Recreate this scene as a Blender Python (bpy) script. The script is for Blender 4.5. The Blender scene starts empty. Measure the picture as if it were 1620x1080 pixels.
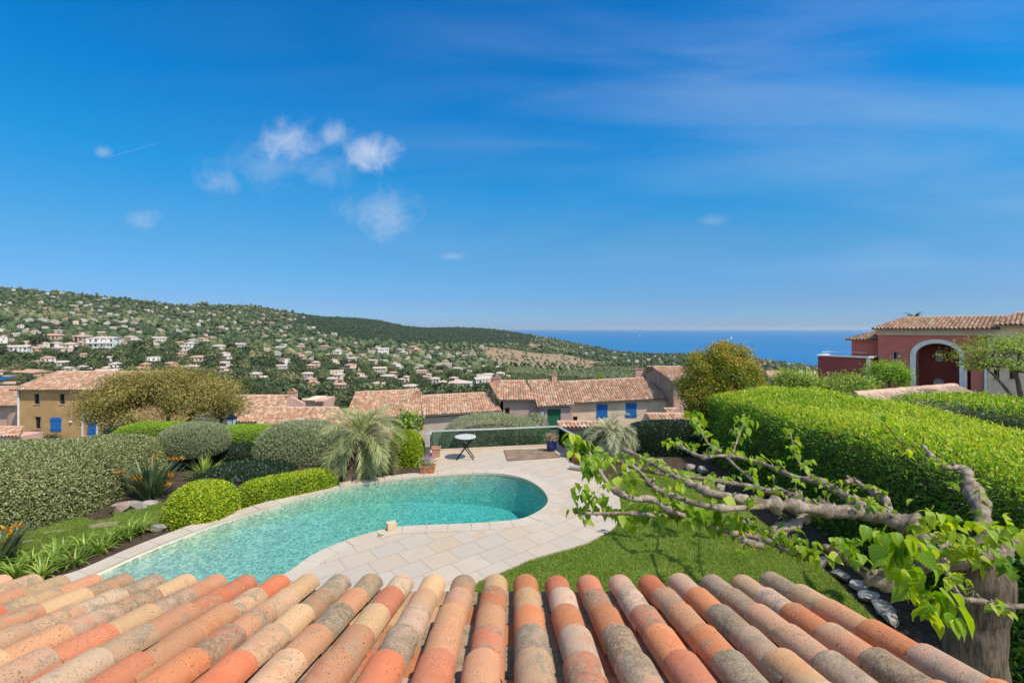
import bpy, bmesh, math, random
import numpy as np
from mathutils import Vector, Matrix, Euler
rng = np.random.default_rng(7); random.seed(7)
S = bpy.context.scene; COL = S.collection
R = math.radians
F = 720.0; H = 4.1            # focal length in photo pixels, eye height above the terrace

# ------------------------------------------------------------------ camera, sky, sun, exposure
cd = bpy.data.cameras.new('camera'); cam = bpy.data.objects.new('camera', cd); COL.objects.link(cam)
cam.location = (0, 0, H); cam.rotation_euler = (R(90), 0, 0)
cd.sensor_width = 36; cd.lens = 16; cd.shift_y = -20/1620; cd.clip_start = .05; cd.clip_end = 200000
S.camera = cam
S.view_settings.view_transform = 'Standard'; S.view_settings.look = 'None'
S.view_settings.exposure = 0.45; S.view_settings.gamma = 1
try: S.view_settings.use_curve_mapping = False
except Exception: pass
S.cycles.max_bounces = 8; S.cycles.transparent_max_bounces = 12; S.cycles.volume_bounces = 0
S.cycles.diffuse_bounces = 3; S.cycles.glossy_bounces = 3

SUN_EL, SUN_AZ = 57, 37       # azimuth measured from +X towards the viewer
sdir = Vector((math.cos(R(SUN_EL))*math.cos(R(SUN_AZ)), -math.cos(R(SUN_EL))*math.sin(R(SUN_AZ)), math.sin(R(SUN_EL))))
sl = bpy.data.lights.new('sun', 'SUN'); sl.energy = 3.5; sl.angle = R(.55); sl.color = (1, .93, .80)
so = bpy.data.objects.new('sun', sl); COL.objects.link(so); so.rotation_euler = sdir.to_track_quat('Z', 'Y').to_euler()

class NT:
    """small helper round a node tree"""
    def __init__(s, t): s.t = t; t.nodes.clear()
    def n(s, ty, **kw):
        nd = s.t.nodes.new(ty)
        for k, v in kw.items(): setattr(nd, k, v)
        return nd
    def put(s, sock, v):
        if isinstance(v, bpy.types.NodeSocket): s.t.links.new(v, sock)
        elif v is not None:
            if sock.type == 'RGBA' and len(v) == 3: v = (*v, 1)
            sock.default_value = v
    def m(s, op, a, b=None, c=None, clamp=False):
        nd = s.n('ShaderNodeMath', operation=op, use_clamp=clamp)
        for i, v in enumerate((a, b, c)): s.put(nd.inputs[i], v)
        return nd.outputs[0]
    def mix(s, f, a, b, mode='MIX'):
        nd = s.n('ShaderNodeMix', data_type='RGBA', blend_type=mode); nd.clamp_factor = True
        s.put(nd.inputs[0], f); s.put(nd.inputs[6], a); s.put(nd.inputs[7], b); return nd.outputs[2]
    def sm(s, v, lo, hi):
        nd = s.n('ShaderNodeMapRange', interpolation_type='SMOOTHSTEP'); s.put(nd.inputs[0], v)
        nd.inputs[1].default_value = lo; nd.inputs[2].default_value = hi; return nd.outputs[0]
    def noise(s, vec, scale, detail=4, rough=.55, dist=0, out=0):
        nd = s.n('ShaderNodeTexNoise'); s.put(nd.inputs['Vector'], vec)
        nd.inputs['Scale'].default_value = scale; nd.inputs['Detail'].default_value = detail
        nd.inputs['Roughness'].default_value = rough; nd.inputs['Distortion'].default_value = dist
        return nd.outputs[out]
    def mapping(s, vec, rot=(0,0,0), scale=(1,1,1), loc=(0,0,0)):
        nd = s.n('ShaderNodeMapping'); s.put(nd.inputs[0], vec)
        nd.inputs[1].default_value = loc; nd.inputs[2].default_value = rot; nd.inputs[3].default_value = scale
        return nd.outputs[0]
    def ramp(s, f, stops):
        nd = s.n('ShaderNodeValToRGB'); s.put(nd.inputs[0], f); e = nd.color_ramp.elements
        while len(e) < len(stops): e.new(.5)
        for i, (p, c) in enumerate(stops): e[i].position = p; e[i].color = (*c, 1)
        return nd.outputs[0]

w = bpy.data.worlds.new('World'); S.world = w; w.use_nodes = True
T = NT(w.node_tree)
sky = T.n('ShaderNodeTexSky', sky_type='NISHITA'); sky.sun_disc = False
sky.sun_elevation = R(SUN_EL); sky.sun_rotation = R(90+SUN_AZ); sky.altitude = 100
sky.air_density = 1.0; sky.dust_density = .25; sky.ozone_density = 4.0
tc = T.n('ShaderNodeTexCoord').outputs['Generated']
sp = T.n('ShaderNodeSeparateXYZ'); T.put(sp.inputs[0], tc)
yy = T.m('MAXIMUM', sp.outputs[1], .02)
u = T.m('DIVIDE', sp.outputs[0], yy); v = T.m('DIVIDE', sp.outputs[2], yy)
# clear-air tint by elevation: deeper blue than the model gives towards the sea, with brighter fill added overhead and behind, out of view
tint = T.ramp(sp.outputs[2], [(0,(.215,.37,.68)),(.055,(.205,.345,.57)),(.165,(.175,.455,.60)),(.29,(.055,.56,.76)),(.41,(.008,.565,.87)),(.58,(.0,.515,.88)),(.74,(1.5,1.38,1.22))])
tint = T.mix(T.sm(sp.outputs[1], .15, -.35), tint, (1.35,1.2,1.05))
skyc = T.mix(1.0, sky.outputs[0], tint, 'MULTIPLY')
uv = T.n('ShaderNodeCombineXYZ'); T.put(uv.inputs[0], u); T.put(uv.inputs[1], v)
n1 = T.noise(uv.outputs[0], 16, 9, .64, .5)
n1 = T.m('SUBTRACT', n1, .5)
total = None
for (px, py, rx, ry, a) in [(462,225,62,44,.62),(588,246,58,40,.75),(530,212,40,26,.45),(352,286,52,32,.27),(606,337,78,46,.40),
        (222,346,38,20,.27),(163,241,20,12,.32),(716,405,28,9,.30),(1128,349,34,14,.22),(420,262,120,46,.2),(515,268,90,36,.22)]:
    dx = T.m('MULTIPLY', T.m('SUBTRACT', u, (px-810)/F), F/rx); dy = T.m('MULTIPLY', T.m('SUBTRACT', v, (520-py)/F), F/ry)
    r2 = T.m('SQRT', T.m('ADD', T.m('MULTIPLY', dx, dx), T.m('MULTIPLY', dy, dy)))
    d = T.m('ADD', T.m('SUBTRACT', 1.0, r2), T.m('MULTIPLY', n1, 2.1))
    d = T.m('MULTIPLY', T.sm(d, -.02, 1.3), min(.9, a*1.02))
    total = d if total is None else T.m('MAXIMUM', total, d)
cm = T.mapping(uv.outputs[0], rot=(0, 0, R(-13)), scale=(1.0, 6.0, 1))
c1 = T.noise(cm, 1.15, 5, .5, .5)
band = T.m('MULTIPLY', T.sm(c1, .30, .85), T.m('MULTIPLY', T.sm(u, -1.1, .9), T.m('MULTIPLY', T.sm(v, .03, .2), T.m('SUBTRACT', 1.0, T.sm(v, .5, 1.0)))))
total = T.m('ADD', total, T.m('MULTIPLY', band, .25))
lx = T.m('SUBTRACT', v, T.m('ADD', (520-238)/F, T.m('MULTIPLY', T.m('SUBTRACT', u, (210-810)/F), .29)))
line = T.m('MULTIPLY', T.m('LESS_THAN', T.m('ABSOLUTE', lx), .0012), T.m('LESS_THAN', T.m('ABSOLUTE', T.m('SUBTRACT', u, (210-810)/F)), .055))
total = T.m('ADD', total, T.m('MULTIPLY', line, .07), clamp=True)
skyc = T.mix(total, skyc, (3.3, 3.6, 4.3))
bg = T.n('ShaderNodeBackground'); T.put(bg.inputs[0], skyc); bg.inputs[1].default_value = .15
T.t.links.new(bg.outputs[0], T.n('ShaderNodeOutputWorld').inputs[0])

# ------------------------------------------------------------------ helpers: pixels of the survey -> metres, objects
def W(px, py, Y): return Vector(((px-810)/F*Y, Y, H-(py-520)/F*Y))
def G(px, py, z=0.0):
    Y = F*(H-z)/(py-520); return Vector(((px-810)/F*Y, Y, z))
def tag(o, label=None, cat=None, group=None, kind=None):
    for k, val in (('label', label), ('category', cat), ('group', group), ('kind', kind)):
        if val: o[k] = val
    return o
def put(o, parent=None):
    COL.objects.link(o)
    if parent is not None:
        o.parent = parent
        l = parent.location if parent.parent is None else parent.parent.location
        o.matrix_parent_inverse = Matrix.Translation(-l) if parent.parent is None else Matrix.Identity(4)
    return o
def thing(name, label, cat, loc=(0,0,0), group=None):
    o = bpy.data.objects.new(name, None); o.empty_display_size = .2; COL.objects.link(o); o.location = loc
    return tag(o, label, cat, group)
def copy_tree(o, parent=None):
    c = o.copy(); COL.objects.link(c)
    if parent is not None: c.parent = parent
    for ch in list(o.children): copy_tree(ch, c)
    return c
def finish(me, name, mats, parent):
    for m in (mats if isinstance(mats, (list, tuple)) else [mats]): me.materials.append(m)
    return put(bpy.data.objects.new(name, me), parent)
def mesh_np(name, V, Fc, mat, parent=None, fattr=None, smooth=False, vattr=None):
    V = np.ascontiguousarray(V, np.float32); Fc = np.ascontiguousarray(Fc, np.int32); n, k = Fc.shape
    me = bpy.data.meshes.new(name); me.vertices.add(len(V)); me.vertices.foreach_set('co', V.ravel())
    me.loops.add(n*k); me.loops.foreach_set('vertex_index', Fc.ravel())
    me.polygons.add(n); me.polygons.foreach_set('loop_start', np.arange(0, n*k, k, dtype=np.int32))
    me.update(calc_edges=True)
    for dom, at in (('FACE', fattr or {}), ('POINT', vattr or {})):
        for a, d in at.items():
            d = np.ascontiguousarray(d, np.float32)
            if d.ndim == 1: me.attributes.new(a, 'FLOAT', dom).data.foreach_set('value', d)
            elif d.shape[1] == 3: me.attributes.new(a, 'FLOAT_VECTOR', dom).data.foreach_set('vector', d.ravel())
            else: me.attributes.new(a, 'FLOAT_COLOR', dom).data.foreach_set('color', d.ravel())
    if smooth: me.polygons.foreach_set('use_smooth', np.ones(n, bool))
    return finish(me, name, mat, parent)
class MB:
    """collects shapes and links them as ONE mesh object"""
    def __init__(s): s.v = []; s.f = []; s.mi = []
    def add(s, V, Fs, mi=0):
        o = len(s.v); s.v += [tuple(p) for p in V]; s.f += [tuple(i+o for i in f) for f in Fs]; s.mi += [mi]*len(Fs); return s
    def box(s, lo, hi, mi=0, M=None, taper=0):
        x0,y0,z0 = lo; x1,y1,z1 = hi; t = taper
        V = [(x0,y0,z0),(x1,y0,z0),(x1,y1,z0),(x0,y1,z0),(x0+t,y0+t,z1),(x1-t,y0+t,z1),(x1-t,y1-t,z1),(x0+t,y1-t,z1)]
        if M is not None: V = [M @ Vector(p) for p in V]
        return s.add(V, [(3,2,1,0),(4,5,6,7),(0,1,5,4),(1,2,6,5),(2,3,7,6),(3,0,4,7)], mi)
    def prism(s, pts, z0, z1, mi=0):
        n = len(pts); V = [(p[0],p[1],z0) for p in pts]+[(p[0],p[1],z1) for p in pts]
        return s.add(V, [tuple(range(n-1,-1,-1)), tuple(range(n,2*n))]+[(i,(i+1)%n,n+(i+1)%n,n+i) for i in range(n)], mi)
    def bar(s, a, b, wd, ht=None, mi=0):
        a = Vector(a); b = Vector(b); ht = ht or wd; d = (b-a); L = d.length; d.normalize()
        q = d.to_track_quat('X', 'Z').to_matrix().to_4x4(); M = Matrix.Translation(a) @ q
        return s.box((0,-wd/2,-ht/2), (L,wd/2,ht/2), mi, M)
    def tube(s, pts, rad, seg=8, mi=0):
        V, Fs = tube_vf(pts, rad, seg); return s.add(V, Fs, mi)
    def lathe(s, prof, c=(0,0,0), seg=24, mi=0):
        n = len(prof); V = []
        for i in range(seg):
            a = 2*math.pi*i/seg
            for r, z in prof: V.append((c[0]+r*math.cos(a), c[1]+r*math.sin(a), c[2]+z))
        return s.add(V, [(i*n+j, ((i+1)%seg)*n+j, ((i+1)%seg)*n+j+1, i*n+j+1) for i in range(seg) for j in range(n-1)], mi)
    def build(s, name, mats, parent=None, smooth=False, bevel=0):
        me = bpy.data.meshes.new(name); me.from_pydata(s.v, [], s.f)
        me.polygons.foreach_set('material_index', s.mi); me.validate(); me.update()
        if smooth: me.polygons.foreach_set('use_smooth', np.ones(len(me.polygons), bool))
        o = finish(me, name, mats, parent)
        if bevel:
            b = o.modifiers.new('bevel', 'BEVEL'); b.width = bevel; b.segments = 2; b.limit_method = 'ANGLE'
        return o
def smooth_path(P, sub=4, closed=False):
    P = [np.array(p, float) for p in P]; n = len(P); out = []
    for i in range(n if closed else n-1):
        if closed: a, b, c, d = P[i-1], P[i], P[(i+1)%n], P[(i+2)%n]
        else: a, b, c, d = P[max(i-1,0)], P[i], P[i+1], P[min(i+2,n-1)]
        for k in range(sub):
            t = k/sub; out.append(.5*((2*b)+(c-a)*t+(2*a-5*b+4*c-d)*t*t+(3*b-a-3*c+d)*t**3))
    if not closed: out.append(P[-1])
    return np.array(out)
def tube_vf(pts, rad, seg=8):
    pts = [Vector(p) for p in pts]; n = len(pts); rad = [rad]*n if np.isscalar(rad) else rad
    V = []; Fs = []; up = Vector((.13,.21,.97)).normalized()
    for i, p in enumerate(pts):
        d = (pts[min(i+1,n-1)]-pts[max(i-1,0)]).normalized()
        if i == 0:
            ax = d.cross(up)
            if ax.length < .05: ax = d.cross(Vector((1,0,0)))
            ax.normalize()
        else: ax = (ax-d*ax.dot(d)).normalized()
        ay = d.cross(ax)
        for k in range(seg):
            a = 2*math.pi*k/seg; V.append(p+(ax*math.cos(a)+ay*math.sin(a))*rad[i])
    for i in range(n-1):
        for k in range(seg): Fs.append((i*seg+k, i*seg+(k+1)%seg, (i+1)*seg+(k+1)%seg, (i+1)*seg+k))
    Fs += [tuple(range(seg-1,-1,-1)), tuple(range((n-1)*seg, n*seg))]
    return V, Fs
def noise3(P, f=1.0, seed=0):
    r = np.random.default_rng(seed+100); K = r.normal(size=(7,3)); ph = r.uniform(0, 6.28, 7)
    K /= np.linalg.norm(K, axis=1)[:,None]; K *= r.uniform(.6, 1.9, 7)[:,None]*f
    return np.sin(P @ K.T+ph).sum(1)/7*1.6
def unit(a): return a/np.maximum(np.linalg.norm(a, axis=-1, keepdims=True), 1e-9)

# ------------------------------------------------------------------ materials
def newmat(name):
    m = bpy.data.materials.new(name); m.use_nodes = True; t = NT(m.node_tree)
    return m, t
def outp(t, sh, vol=None):
    o = t.n('ShaderNodeOutputMaterial')
    if sh is not None: t.t.links.new(sh, o.inputs[0])
    if vol is not None: t.t.links.new(vol, o.inputs[1])
def principled(t, col, rough=.8, metal=0, normal=None, spec=.3):
    p = t.n('ShaderNodeBsdfPrincipled'); t.put(p.inputs['Base Color'], col); t.put(p.inputs['Roughness'], rough)
    t.put(p.inputs['Metallic'], metal); t.put(p.inputs['Specular IOR Level'], spec)
    if normal is not None: t.t.links.new(normal, p.inputs['Normal'])
    return p.outputs[0]
def bump(t, h, strength=.4, dist=.02):
    b = t.n('ShaderNodeBump'); b.inputs['Strength'].default_value = strength; b.inputs['Distance'].default_value = dist
    t.put(b.inputs['Height'], h); return b.outputs[0]
def objco(t): return t.n('ShaderNodeTexCoord').outputs['Object']
def attr(t, name, out='Fac'): return t.n('ShaderNodeAttribute', attribute_name=name).outputs[out]
def basic(name, c1, c2=None, scale=4, rough=.8, metal=0, bs=0, bscale=60, spec=.3, stain=None):
    m, t = newmat(name); co = objco(t)
    col = c1
    if c2: col = t.mix(t.sm(t.noise(co, scale, 6, .62), .32, .68), c1, c2)
    if stain: col = t.mix(t.m('MULTIPLY', t.sm(t.noise(co, stain[1], 7, .7, .5), .55, .75), stain[2]), col, stain[0])
    nrm = bump(t, t.noise(co, bscale, 5), bs, .01) if bs else None
    outp(t, principled(t, col, rough, metal, nrm, spec)); return m
def leafmat(name, stops, rough=.5, trans=.35, tcol=(1.25,1.25,.55), spec=.35, k=1.45):
    m, t = newmat(name); stops = [(p, tuple(min(.6,x*k) for x in c)) for p, c in stops]
    col = t.ramp(attr(t, 'rnd'), stops)
    p = principled(t, col, rough, 0, None, spec)
    tr = t.n('ShaderNodeBsdfTranslucent'); t.put(tr.inputs[0], t.mix(1.0, col, tcol, 'MULTIPLY'))
    mx = t.n('ShaderNodeMixShader'); mx.inputs[0].default_value = trans
    t.t.links.new(p, mx.inputs[1]); t.t.links.new(tr.outputs[0], mx.inputs[2]); outp(t, mx.outputs[0]); return m
def stucco(name, c, v=.8, weather=.25):
    return basic(name, c, tuple(x*v for x in c), .9, .9, 0, .25, 45, .15, stain=(tuple(x*.6 for x in c), .7, weather))

M_stucco_ochre = stucco('ochre stucco', (.56,.335,.15))
M_stucco_pink = stucco('pink stucco', (.66,.41,.31))
M_stucco_mauve = stucco('mauve stucco', (.56,.39,.34))
M_stucco_peach = stucco('peach stucco', (.85,.64,.46))
M_stucco_beige = stucco('beige stucco', (.64,.49,.37))
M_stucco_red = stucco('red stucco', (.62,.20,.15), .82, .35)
M_stucco_red_shaded = stucco('shade darkened red stucco', (.36,.095,.08), .8, .2)  # darker copy of the red stucco, shade put into its colour
M_white_trim = basic('white trim', (.78,.76,.72), (.68,.66,.62), 3, .8, stain=((.5,.47,.42), 1.5, .25))
M_cornice = basic('cornice', (.60,.47,.36), (.52,.40,.30), 3, .85)
M_blue = basic('blue paint', (.012,.135,.42), (.02,.16,.46), 5, .55, spec=.4)
M_green_door = basic('green paint', (.03,.15,.08), (.025,.12,.065), 5, .55)
M_glass_dark = basic('window glass', (.012,.014,.016), None, rough=.06, spec=.6)
M_win_frame = basic('brown frame', (.10,.055,.035), (.07,.04,.025), 8, .6)
M_white_frame = basic('white frame', (.7,.7,.68), None, rough=.5)
M_curtain = basic('curtain', (.5,.46,.42), (.38,.35,.33), 3, .9)
M_iron = basic('black iron', (.02,.02,.022), (.035,.03,.03), 20, .45, .6)
M_alu = basic('aluminium', (.62,.59,.53), (.54,.52,.47), 6, .38, .35, spec=.5)
M_dark_post = basic('grey post', (.13,.13,.13), (.18,.17,.16), 9, .5, .3)
M_wood_board = basic('weathered boards', (.30,.20,.15), (.40,.29,.22), 2.2, .85, 0, .3, 18)
M_bark = basic('bark', (.10,.07,.05), (.20,.15,.115), 9, .95, 0, .9, 22)
M_soil = basic('soil', (.045,.03,.02), (.085,.058,.038), 7, .98, 0, .8, 40)
M_dark_core = basic('dark foliage core', (.028,.030,.014), (.05,.04,.022), 14, .95, 0, .6, 40)
M_rock = basic('rock', (.20,.18,.155), (.33,.30,.26), 5, .9, 0, .9, 14, stain=((.12,.11,.10), 6, .6))
M_rock_pink = basic('pinkish rock', (.28,.195,.155), (.38,.29,.24), 5, .9, 0, .9, 14, stain=((.15,.11,.10), 6, .5))
M_rock_pale = basic('pale rock', (.42,.38,.33), (.29,.27,.24), 5, .9, 0, .9, 14, stain=((.22,.21,.2), 6, .4))
M_terracotta = basic('terracotta', (.44,.16,.075), (.52,.25,.14), 9, .85, 0, .25, 50, stain=((.55,.42,.33), 8, .5))
M_terracotta_pale = basic('pale terracotta', (.50,.29,.2), (.42,.22,.15), 8, .85, 0, .2, 50)
M_blue_glaze = basic('blue glaze', (.008,.014,.12), (.012,.025,.17), 10, .12, spec=.7)
M_stone_pot = basic('stone pot', (.33,.31,.27), (.24,.22,.19), 8, .9, 0, .4, 40)
M_coping = basic('coping stone', (.46,.38,.29), (.52,.45,.36), 1.6, .85, 0, .15, 70, stain=((.42,.33,.25), 2.5, .45))
M_block = basic('travertine block', (.66,.52,.33), (.56,.42,.25), 14, .9, 0, .7, 30)
M_table_top = basic('mosaic table top', (.62,.60,.57), (.36,.34,.33), 28, .6, 0, .1, 60)
M_sail = basic('sail cloth', (.85,.85,.84))
M_hull = basic('boat hull', (.8,.8,.8), rough=.3)

m, t = newmat('lamp glass'); M_lamp_glass = m; outp(t, principled(t, (.75,.78,.8), .15, 0, None, .6))
m, t = newmat('balustrade glass'); M_glass = m
tr = t.n('ShaderNodeBsdfTransparent'); t.put(tr.inputs[0], (.50,.68,.64))
gl = t.n('ShaderNodeBsdfGlossy'); gl.inputs['Roughness'].default_value = .02
fr = t.n('ShaderNodeFresnel'); fr.inputs[0].default_value = 1.5
mx = t.n('ShaderNodeMixShader'); t.put(mx.inputs[0], fr.outputs[0]); t.t.links.new(tr.outputs[0], mx.inputs[1]); t.t.links.new(gl.outputs[0], mx.inputs[2]); outp(t, mx.outputs[0])

# clay roof tile: colour per tile from the 'tcol' attribute, lichen amount in its alpha
def tilemat(name, fine=1.0):
    m, t = newmat(name); at = t.n('ShaderNodeAttribute', attribute_name='tcol'); co = objco(t)
    rn = attr(t, 'rnd'); off = t.n('ShaderNodeCombineXYZ')
    for i, k in enumerate((37., 91., 53.)): t.put(off.inputs[i], t.m('MULTIPLY', rn, k))
    va = t.n('ShaderNodeVectorMath', operation='ADD'); t.put(va.inputs[0], co); t.put(va.inputs[1], off.outputs[0]); cv = va.outputs[0]
    lich = at.outputs['Alpha']
    col = t.mix(t.sm(t.noise(cv, 9*fine, 5, .6), .3, .72), at.outputs['Color'], t.mix(1.0, at.outputs['Color'], (1.16,1.14,1.10), 'MULTIPLY'))
    col = t.mix(t.m('MULTIPLY', t.sm(t.noise(cv, 5*fine, 6, .65, .6), .5, .68), .55), col, t.mix(1.0, at.outputs['Color'], (1.05,.72,.6), 'MULTIPLY'))
    # dark lichen: large patches broken up by fine grain
    big = t.noise(cv, 7*fine, 5, .62, .8); fin = t.noise(cv, 75*fine, 4, .7); mid = t.noise(cv, 28*fine, 4, .7)
    s = t.m('ADD', t.m('MULTIPLY', big, .55), t.m('ADD', t.m('MULTIPLY', fin, .5), t.m('MULTIPLY', mid, .35)))
    s = t.m('ADD', s, t.m('MULTIPLY', t.m('SUBTRACT', lich, .5), .42))
    mask = t.sm(s, .735, .80)
    dk = t.mix(t.sm(t.m('ADD', t.m('MULTIPLY', fin, .5), t.m('MULTIPLY', mid, .5)), .40, .62), (.15,.118,.075), (.40,.32,.21))
    col = t.mix(t.m('MULTIPLY', mask, .78), col, dk)
    spk = t.m('MULTIPLY', t.sm(t.noise(cv, 105*fine, 3, .7), .57, .64), t.sm(t.noise(cv, 9*fine, 4, .6), .40, .58)); col = t.mix(t.m('MULTIPLY', spk, .85), col, (.075,.058,.042))
    pal = t.m('MULTIPLY', t.sm(t.noise(cv, 13*fine, 5, .7, .3), .66, .74), .35)
    col = t.mix(pal, col, (.50,.44,.37))
    bp = bump(t, t.m('ADD', t.noise(cv, 90*fine, 4), t.m('MULTIPLY', t.noise(cv, 14*fine, 3), 1.5)), .35, .006)
    outp(t, principled(t, col, .9, 0, bp, .15)); return m
M_tile = tilemat('clay tile'); M_tile_far = tilemat('clay tile distant', .25)
M_mortar = basic('roof mortar', (.36,.30,.25), (.24,.2,.17), 6, .95, 0, .6, 30)

# paving, lawn
def paving():
    m, t = newmat('paving slabs'); co = objco(t)
    mp = t.mapping(co, rot=(0,0,R(-39)), loc=(.1,.2,0))
    wob = t.n('ShaderNodeVectorMath', operation='ADD'); t.put(wob.inputs[0], mp)
    b = t.n('ShaderNodeTexBrick'); t.put(b.inputs['Vector'], mp); b.offset = .37; b.squash = 1.0; b.squash_frequency = 2
    b.inputs['Scale'].default_value = 1; b.inputs['Mortar Size'].default_value = .007; b.inputs['Mortar Smooth'].default_value = .3
    b.inputs['Brick Width'].default_value = .56; b.inputs['Row Height'].default_value = .47; b.inputs['Bias'].default_value = 0
    b.inputs['Color1'].default_value = (0,0,0,1); b.inputs['Color2'].default_value = (1,1,1,1); b.inputs['Mortar'].default_value = (.5,.5,.5,1)
    col = t.ramp(b.outputs[0], [(0,(.47,.39,.305)),(.3,(.51,.43,.335)),(.55,(.44,.385,.32)),(.86,(.50,.405,.305)),(.965,(.46,.35,.23)),(1,(.48,.43,.365))])
    col = t.mix(t.m('MULTIPLY', t.sm(t.noise(co, 2.2, 6, .6), .35, .7), .5), col, (.46,.375,.29))
    col = t.mix(t.m('MULTIPLY', t.sm(t.noise(co, .75, 4, .6, .4), .62, .70), .6), col, (.50,.32,.14))
    col = t.mix(t.m('MULTIPLY', t.sm(t.noise(co, 5, 7, .72), .5, .75), .4), col, (.36,.30,.235))
    col = t.mix(b.outputs[1], col, (.30,.25,.20))
    hgt = t.m('ADD', t.m('MULTIPLY', b.outputs[1], -1.0), t.m('MULTIPLY', t.noise(co, 30, 5), .15))
    outp(t, principled(t, col, .8, 0, bump(t, hgt, .5, .006), .25)); return m
M_paving = paving()
def lawnmat(name, a, b2):
    m, t = newmat(name); co = objco(t)
    col = t.mix(t.sm(t.noise(co, 1.2, 5, .6), .3, .7), a, b2)
    col = t.mix(t.sm(t.noise(co, 90, 3, .6), .35, .7), col, t.mix(1.0, col, (.5,.5,.4), 'MULTIPLY'))
    outp(t, principled(t, col, .9, 0, bump(t, t.noise(co, 130, 3), .8, .02), .1)); return m
M_lawn = lawnmat('lawn ground', (.14,.225,.025), (.20,.29,.045))
M_grass = leafmat('grass blades', [(0,(.085,.125,.018)),(.5,(.15,.20,.034)),(1,(.25,.27,.08))], .6, .4, k=1.85)

# ------------------------------------------------------------------ outlines
pool_px = [(140,910),(225,872),(287,847),(345,826),(417,804),(480,785),(555,767),(657,754.5),(730,749.5),(780,748.5),(810,752),(833,758),(855,771),
           (867,787),(864,800),(842,815),(810,823.5),(730,829),(655,832),(625,834.5),(580,845),(530,862),(492,880),(450,909)]
pool_ctrl = [tuple(G(*p))[:2] for p in pool_px]+[(-4.4,6.9),(-5.3,6.3),(-6.3,6.1),(-7.1,6.5),(-7.35,7.1)]
pool = smooth_path(pool_ctrl, 5, True)                      # clockwise from above
def outset(P, d):
    t = np.roll(P,-1,0)-np.roll(P,1,0); t = unit(t); return P+np.stack([-t[:,1], t[:,0]],1)*d
def in_poly(P, poly):
    x, y = P[:,0], P[:,1]; ins = np.zeros(len(P), bool); n = len(poly)
    for i in range(n):
        x0,y0 = poly[i]; x1,y1 = poly[i-1]
        c = ((y0 > y) != (y1 > y)) & (x < (x1-x0)*(y-y0)/(y1-y0+1e-12)+x0); ins ^= c
    return ins
def sheet(name, outer, holes, zf, mat, parent=None, drop=None):
    """flat polygon with holes; zf gives the height; drop adds a skirt down to that height round the outer loop"""
    bm = bmesh.new(); loops = []
    for lp in [outer]+list(holes):
        vs = [bm.verts.new((p[0], p[1], zf(p[0], p[1]) if callable(zf) else zf)) for p in lp]
        loops.append(vs)
        for i in range(len(vs)): bm.edges.new((vs[i-1], vs[i]))
    bmesh.ops.triangle_fill(bm, edges=bm.edges[:], use_beauty=True, normal=(0,0,1))
    for f in bm.faces:
        f.normal_update()
        if f.normal.z < 0: f.normal_flip()
    if drop is not None:
        vs = loops[0]; lo = [bm.verts.new((v.co.x, v.co.y, drop)) for v in vs]
        for i in range(len(vs)): bm.faces.new((vs[i-1], vs[i], lo[i], lo[i-1]))
    me = bpy.data.meshes.new(name); bm.to_mesh(me); bm.free(); return finish(me, name, mat, parent)

# ------------------------------------------------------------------ garden ground, terrace, lawns, pool
ground_poly = [(-20,-5),(15,-5),(15,17.2),(3.2,17.2),(3.2,16.15),(1.7,16.2),(-2.85,15.4),(-2.95,17),(-20,17)]
gg = sheet('garden_ground', ground_poly, [[tuple(p) for p in outset(pool, .10)]], -.12, M_soil, None, -3.2); tag(gg, kind='structure')
i0 = 7*5                                                     # where the terrace meets the far coping
ed = outset(pool, .12)
edge_right = [(757,918),(810,897),(845,882),(920,861),(950,847),(970,835),(980,818),(982,802),(977,780),(960,767),(945,752),(925,742),(905,732),(895,720)]
er = [tuple(G(*p))[:2] for p in edge_right]
er_s = [tuple(p) for p in smooth_path(er, 4)]
n_end = 26*5
terr = [tuple(p) for p in ed[i0:n_end]]+[(-6.3,2.8),(-1.4,2.8),(-1.2,6.2)]+er_s+[(1.95,14.9),(1.62,16.05),(-2.76,15.28),(-2.70,14.2),(-2.62,13.3)]
ter = sheet('terrace', terr, [], 0.0, M_paving, None, -.12); tag(ter, kind='structure')
lawn_r = [(-1.4,2.8),(-1.2,6.2)]+er_s[:-15]+[tuple(G(980,752))[:2],tuple(G(990,747))[:2],(4.2,13.6),(5.2,13.2),(5.35,12),(5.35,7.6),(5.15,6.4),(4.4,5.3),(3.6,4.1),(3.3,2.8)]
lw = sheet('lawn', lawn_r, [], -.035, M_lawn, None, -.11); tag(lw, kind='structure')
lawn_l = [tuple(G(x,y,-.1))[:2] for x,y in [(-40,862),(25,846),(62,836),(122,820),(150,826),(180,820),(178,810),(200,806),(225,805),(252,795),(262,812),(252,828),(225,834),(160,853),(112,864),(75,879),(30,893),(-40,905)]]
lawn_l = [tuple(p) for p in smooth_path(lawn_l, 3, True)]
ll = sheet('lawn', lawn_l, [], -.085, M_lawn, None, -.118); tag(ll, kind='structure')
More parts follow.
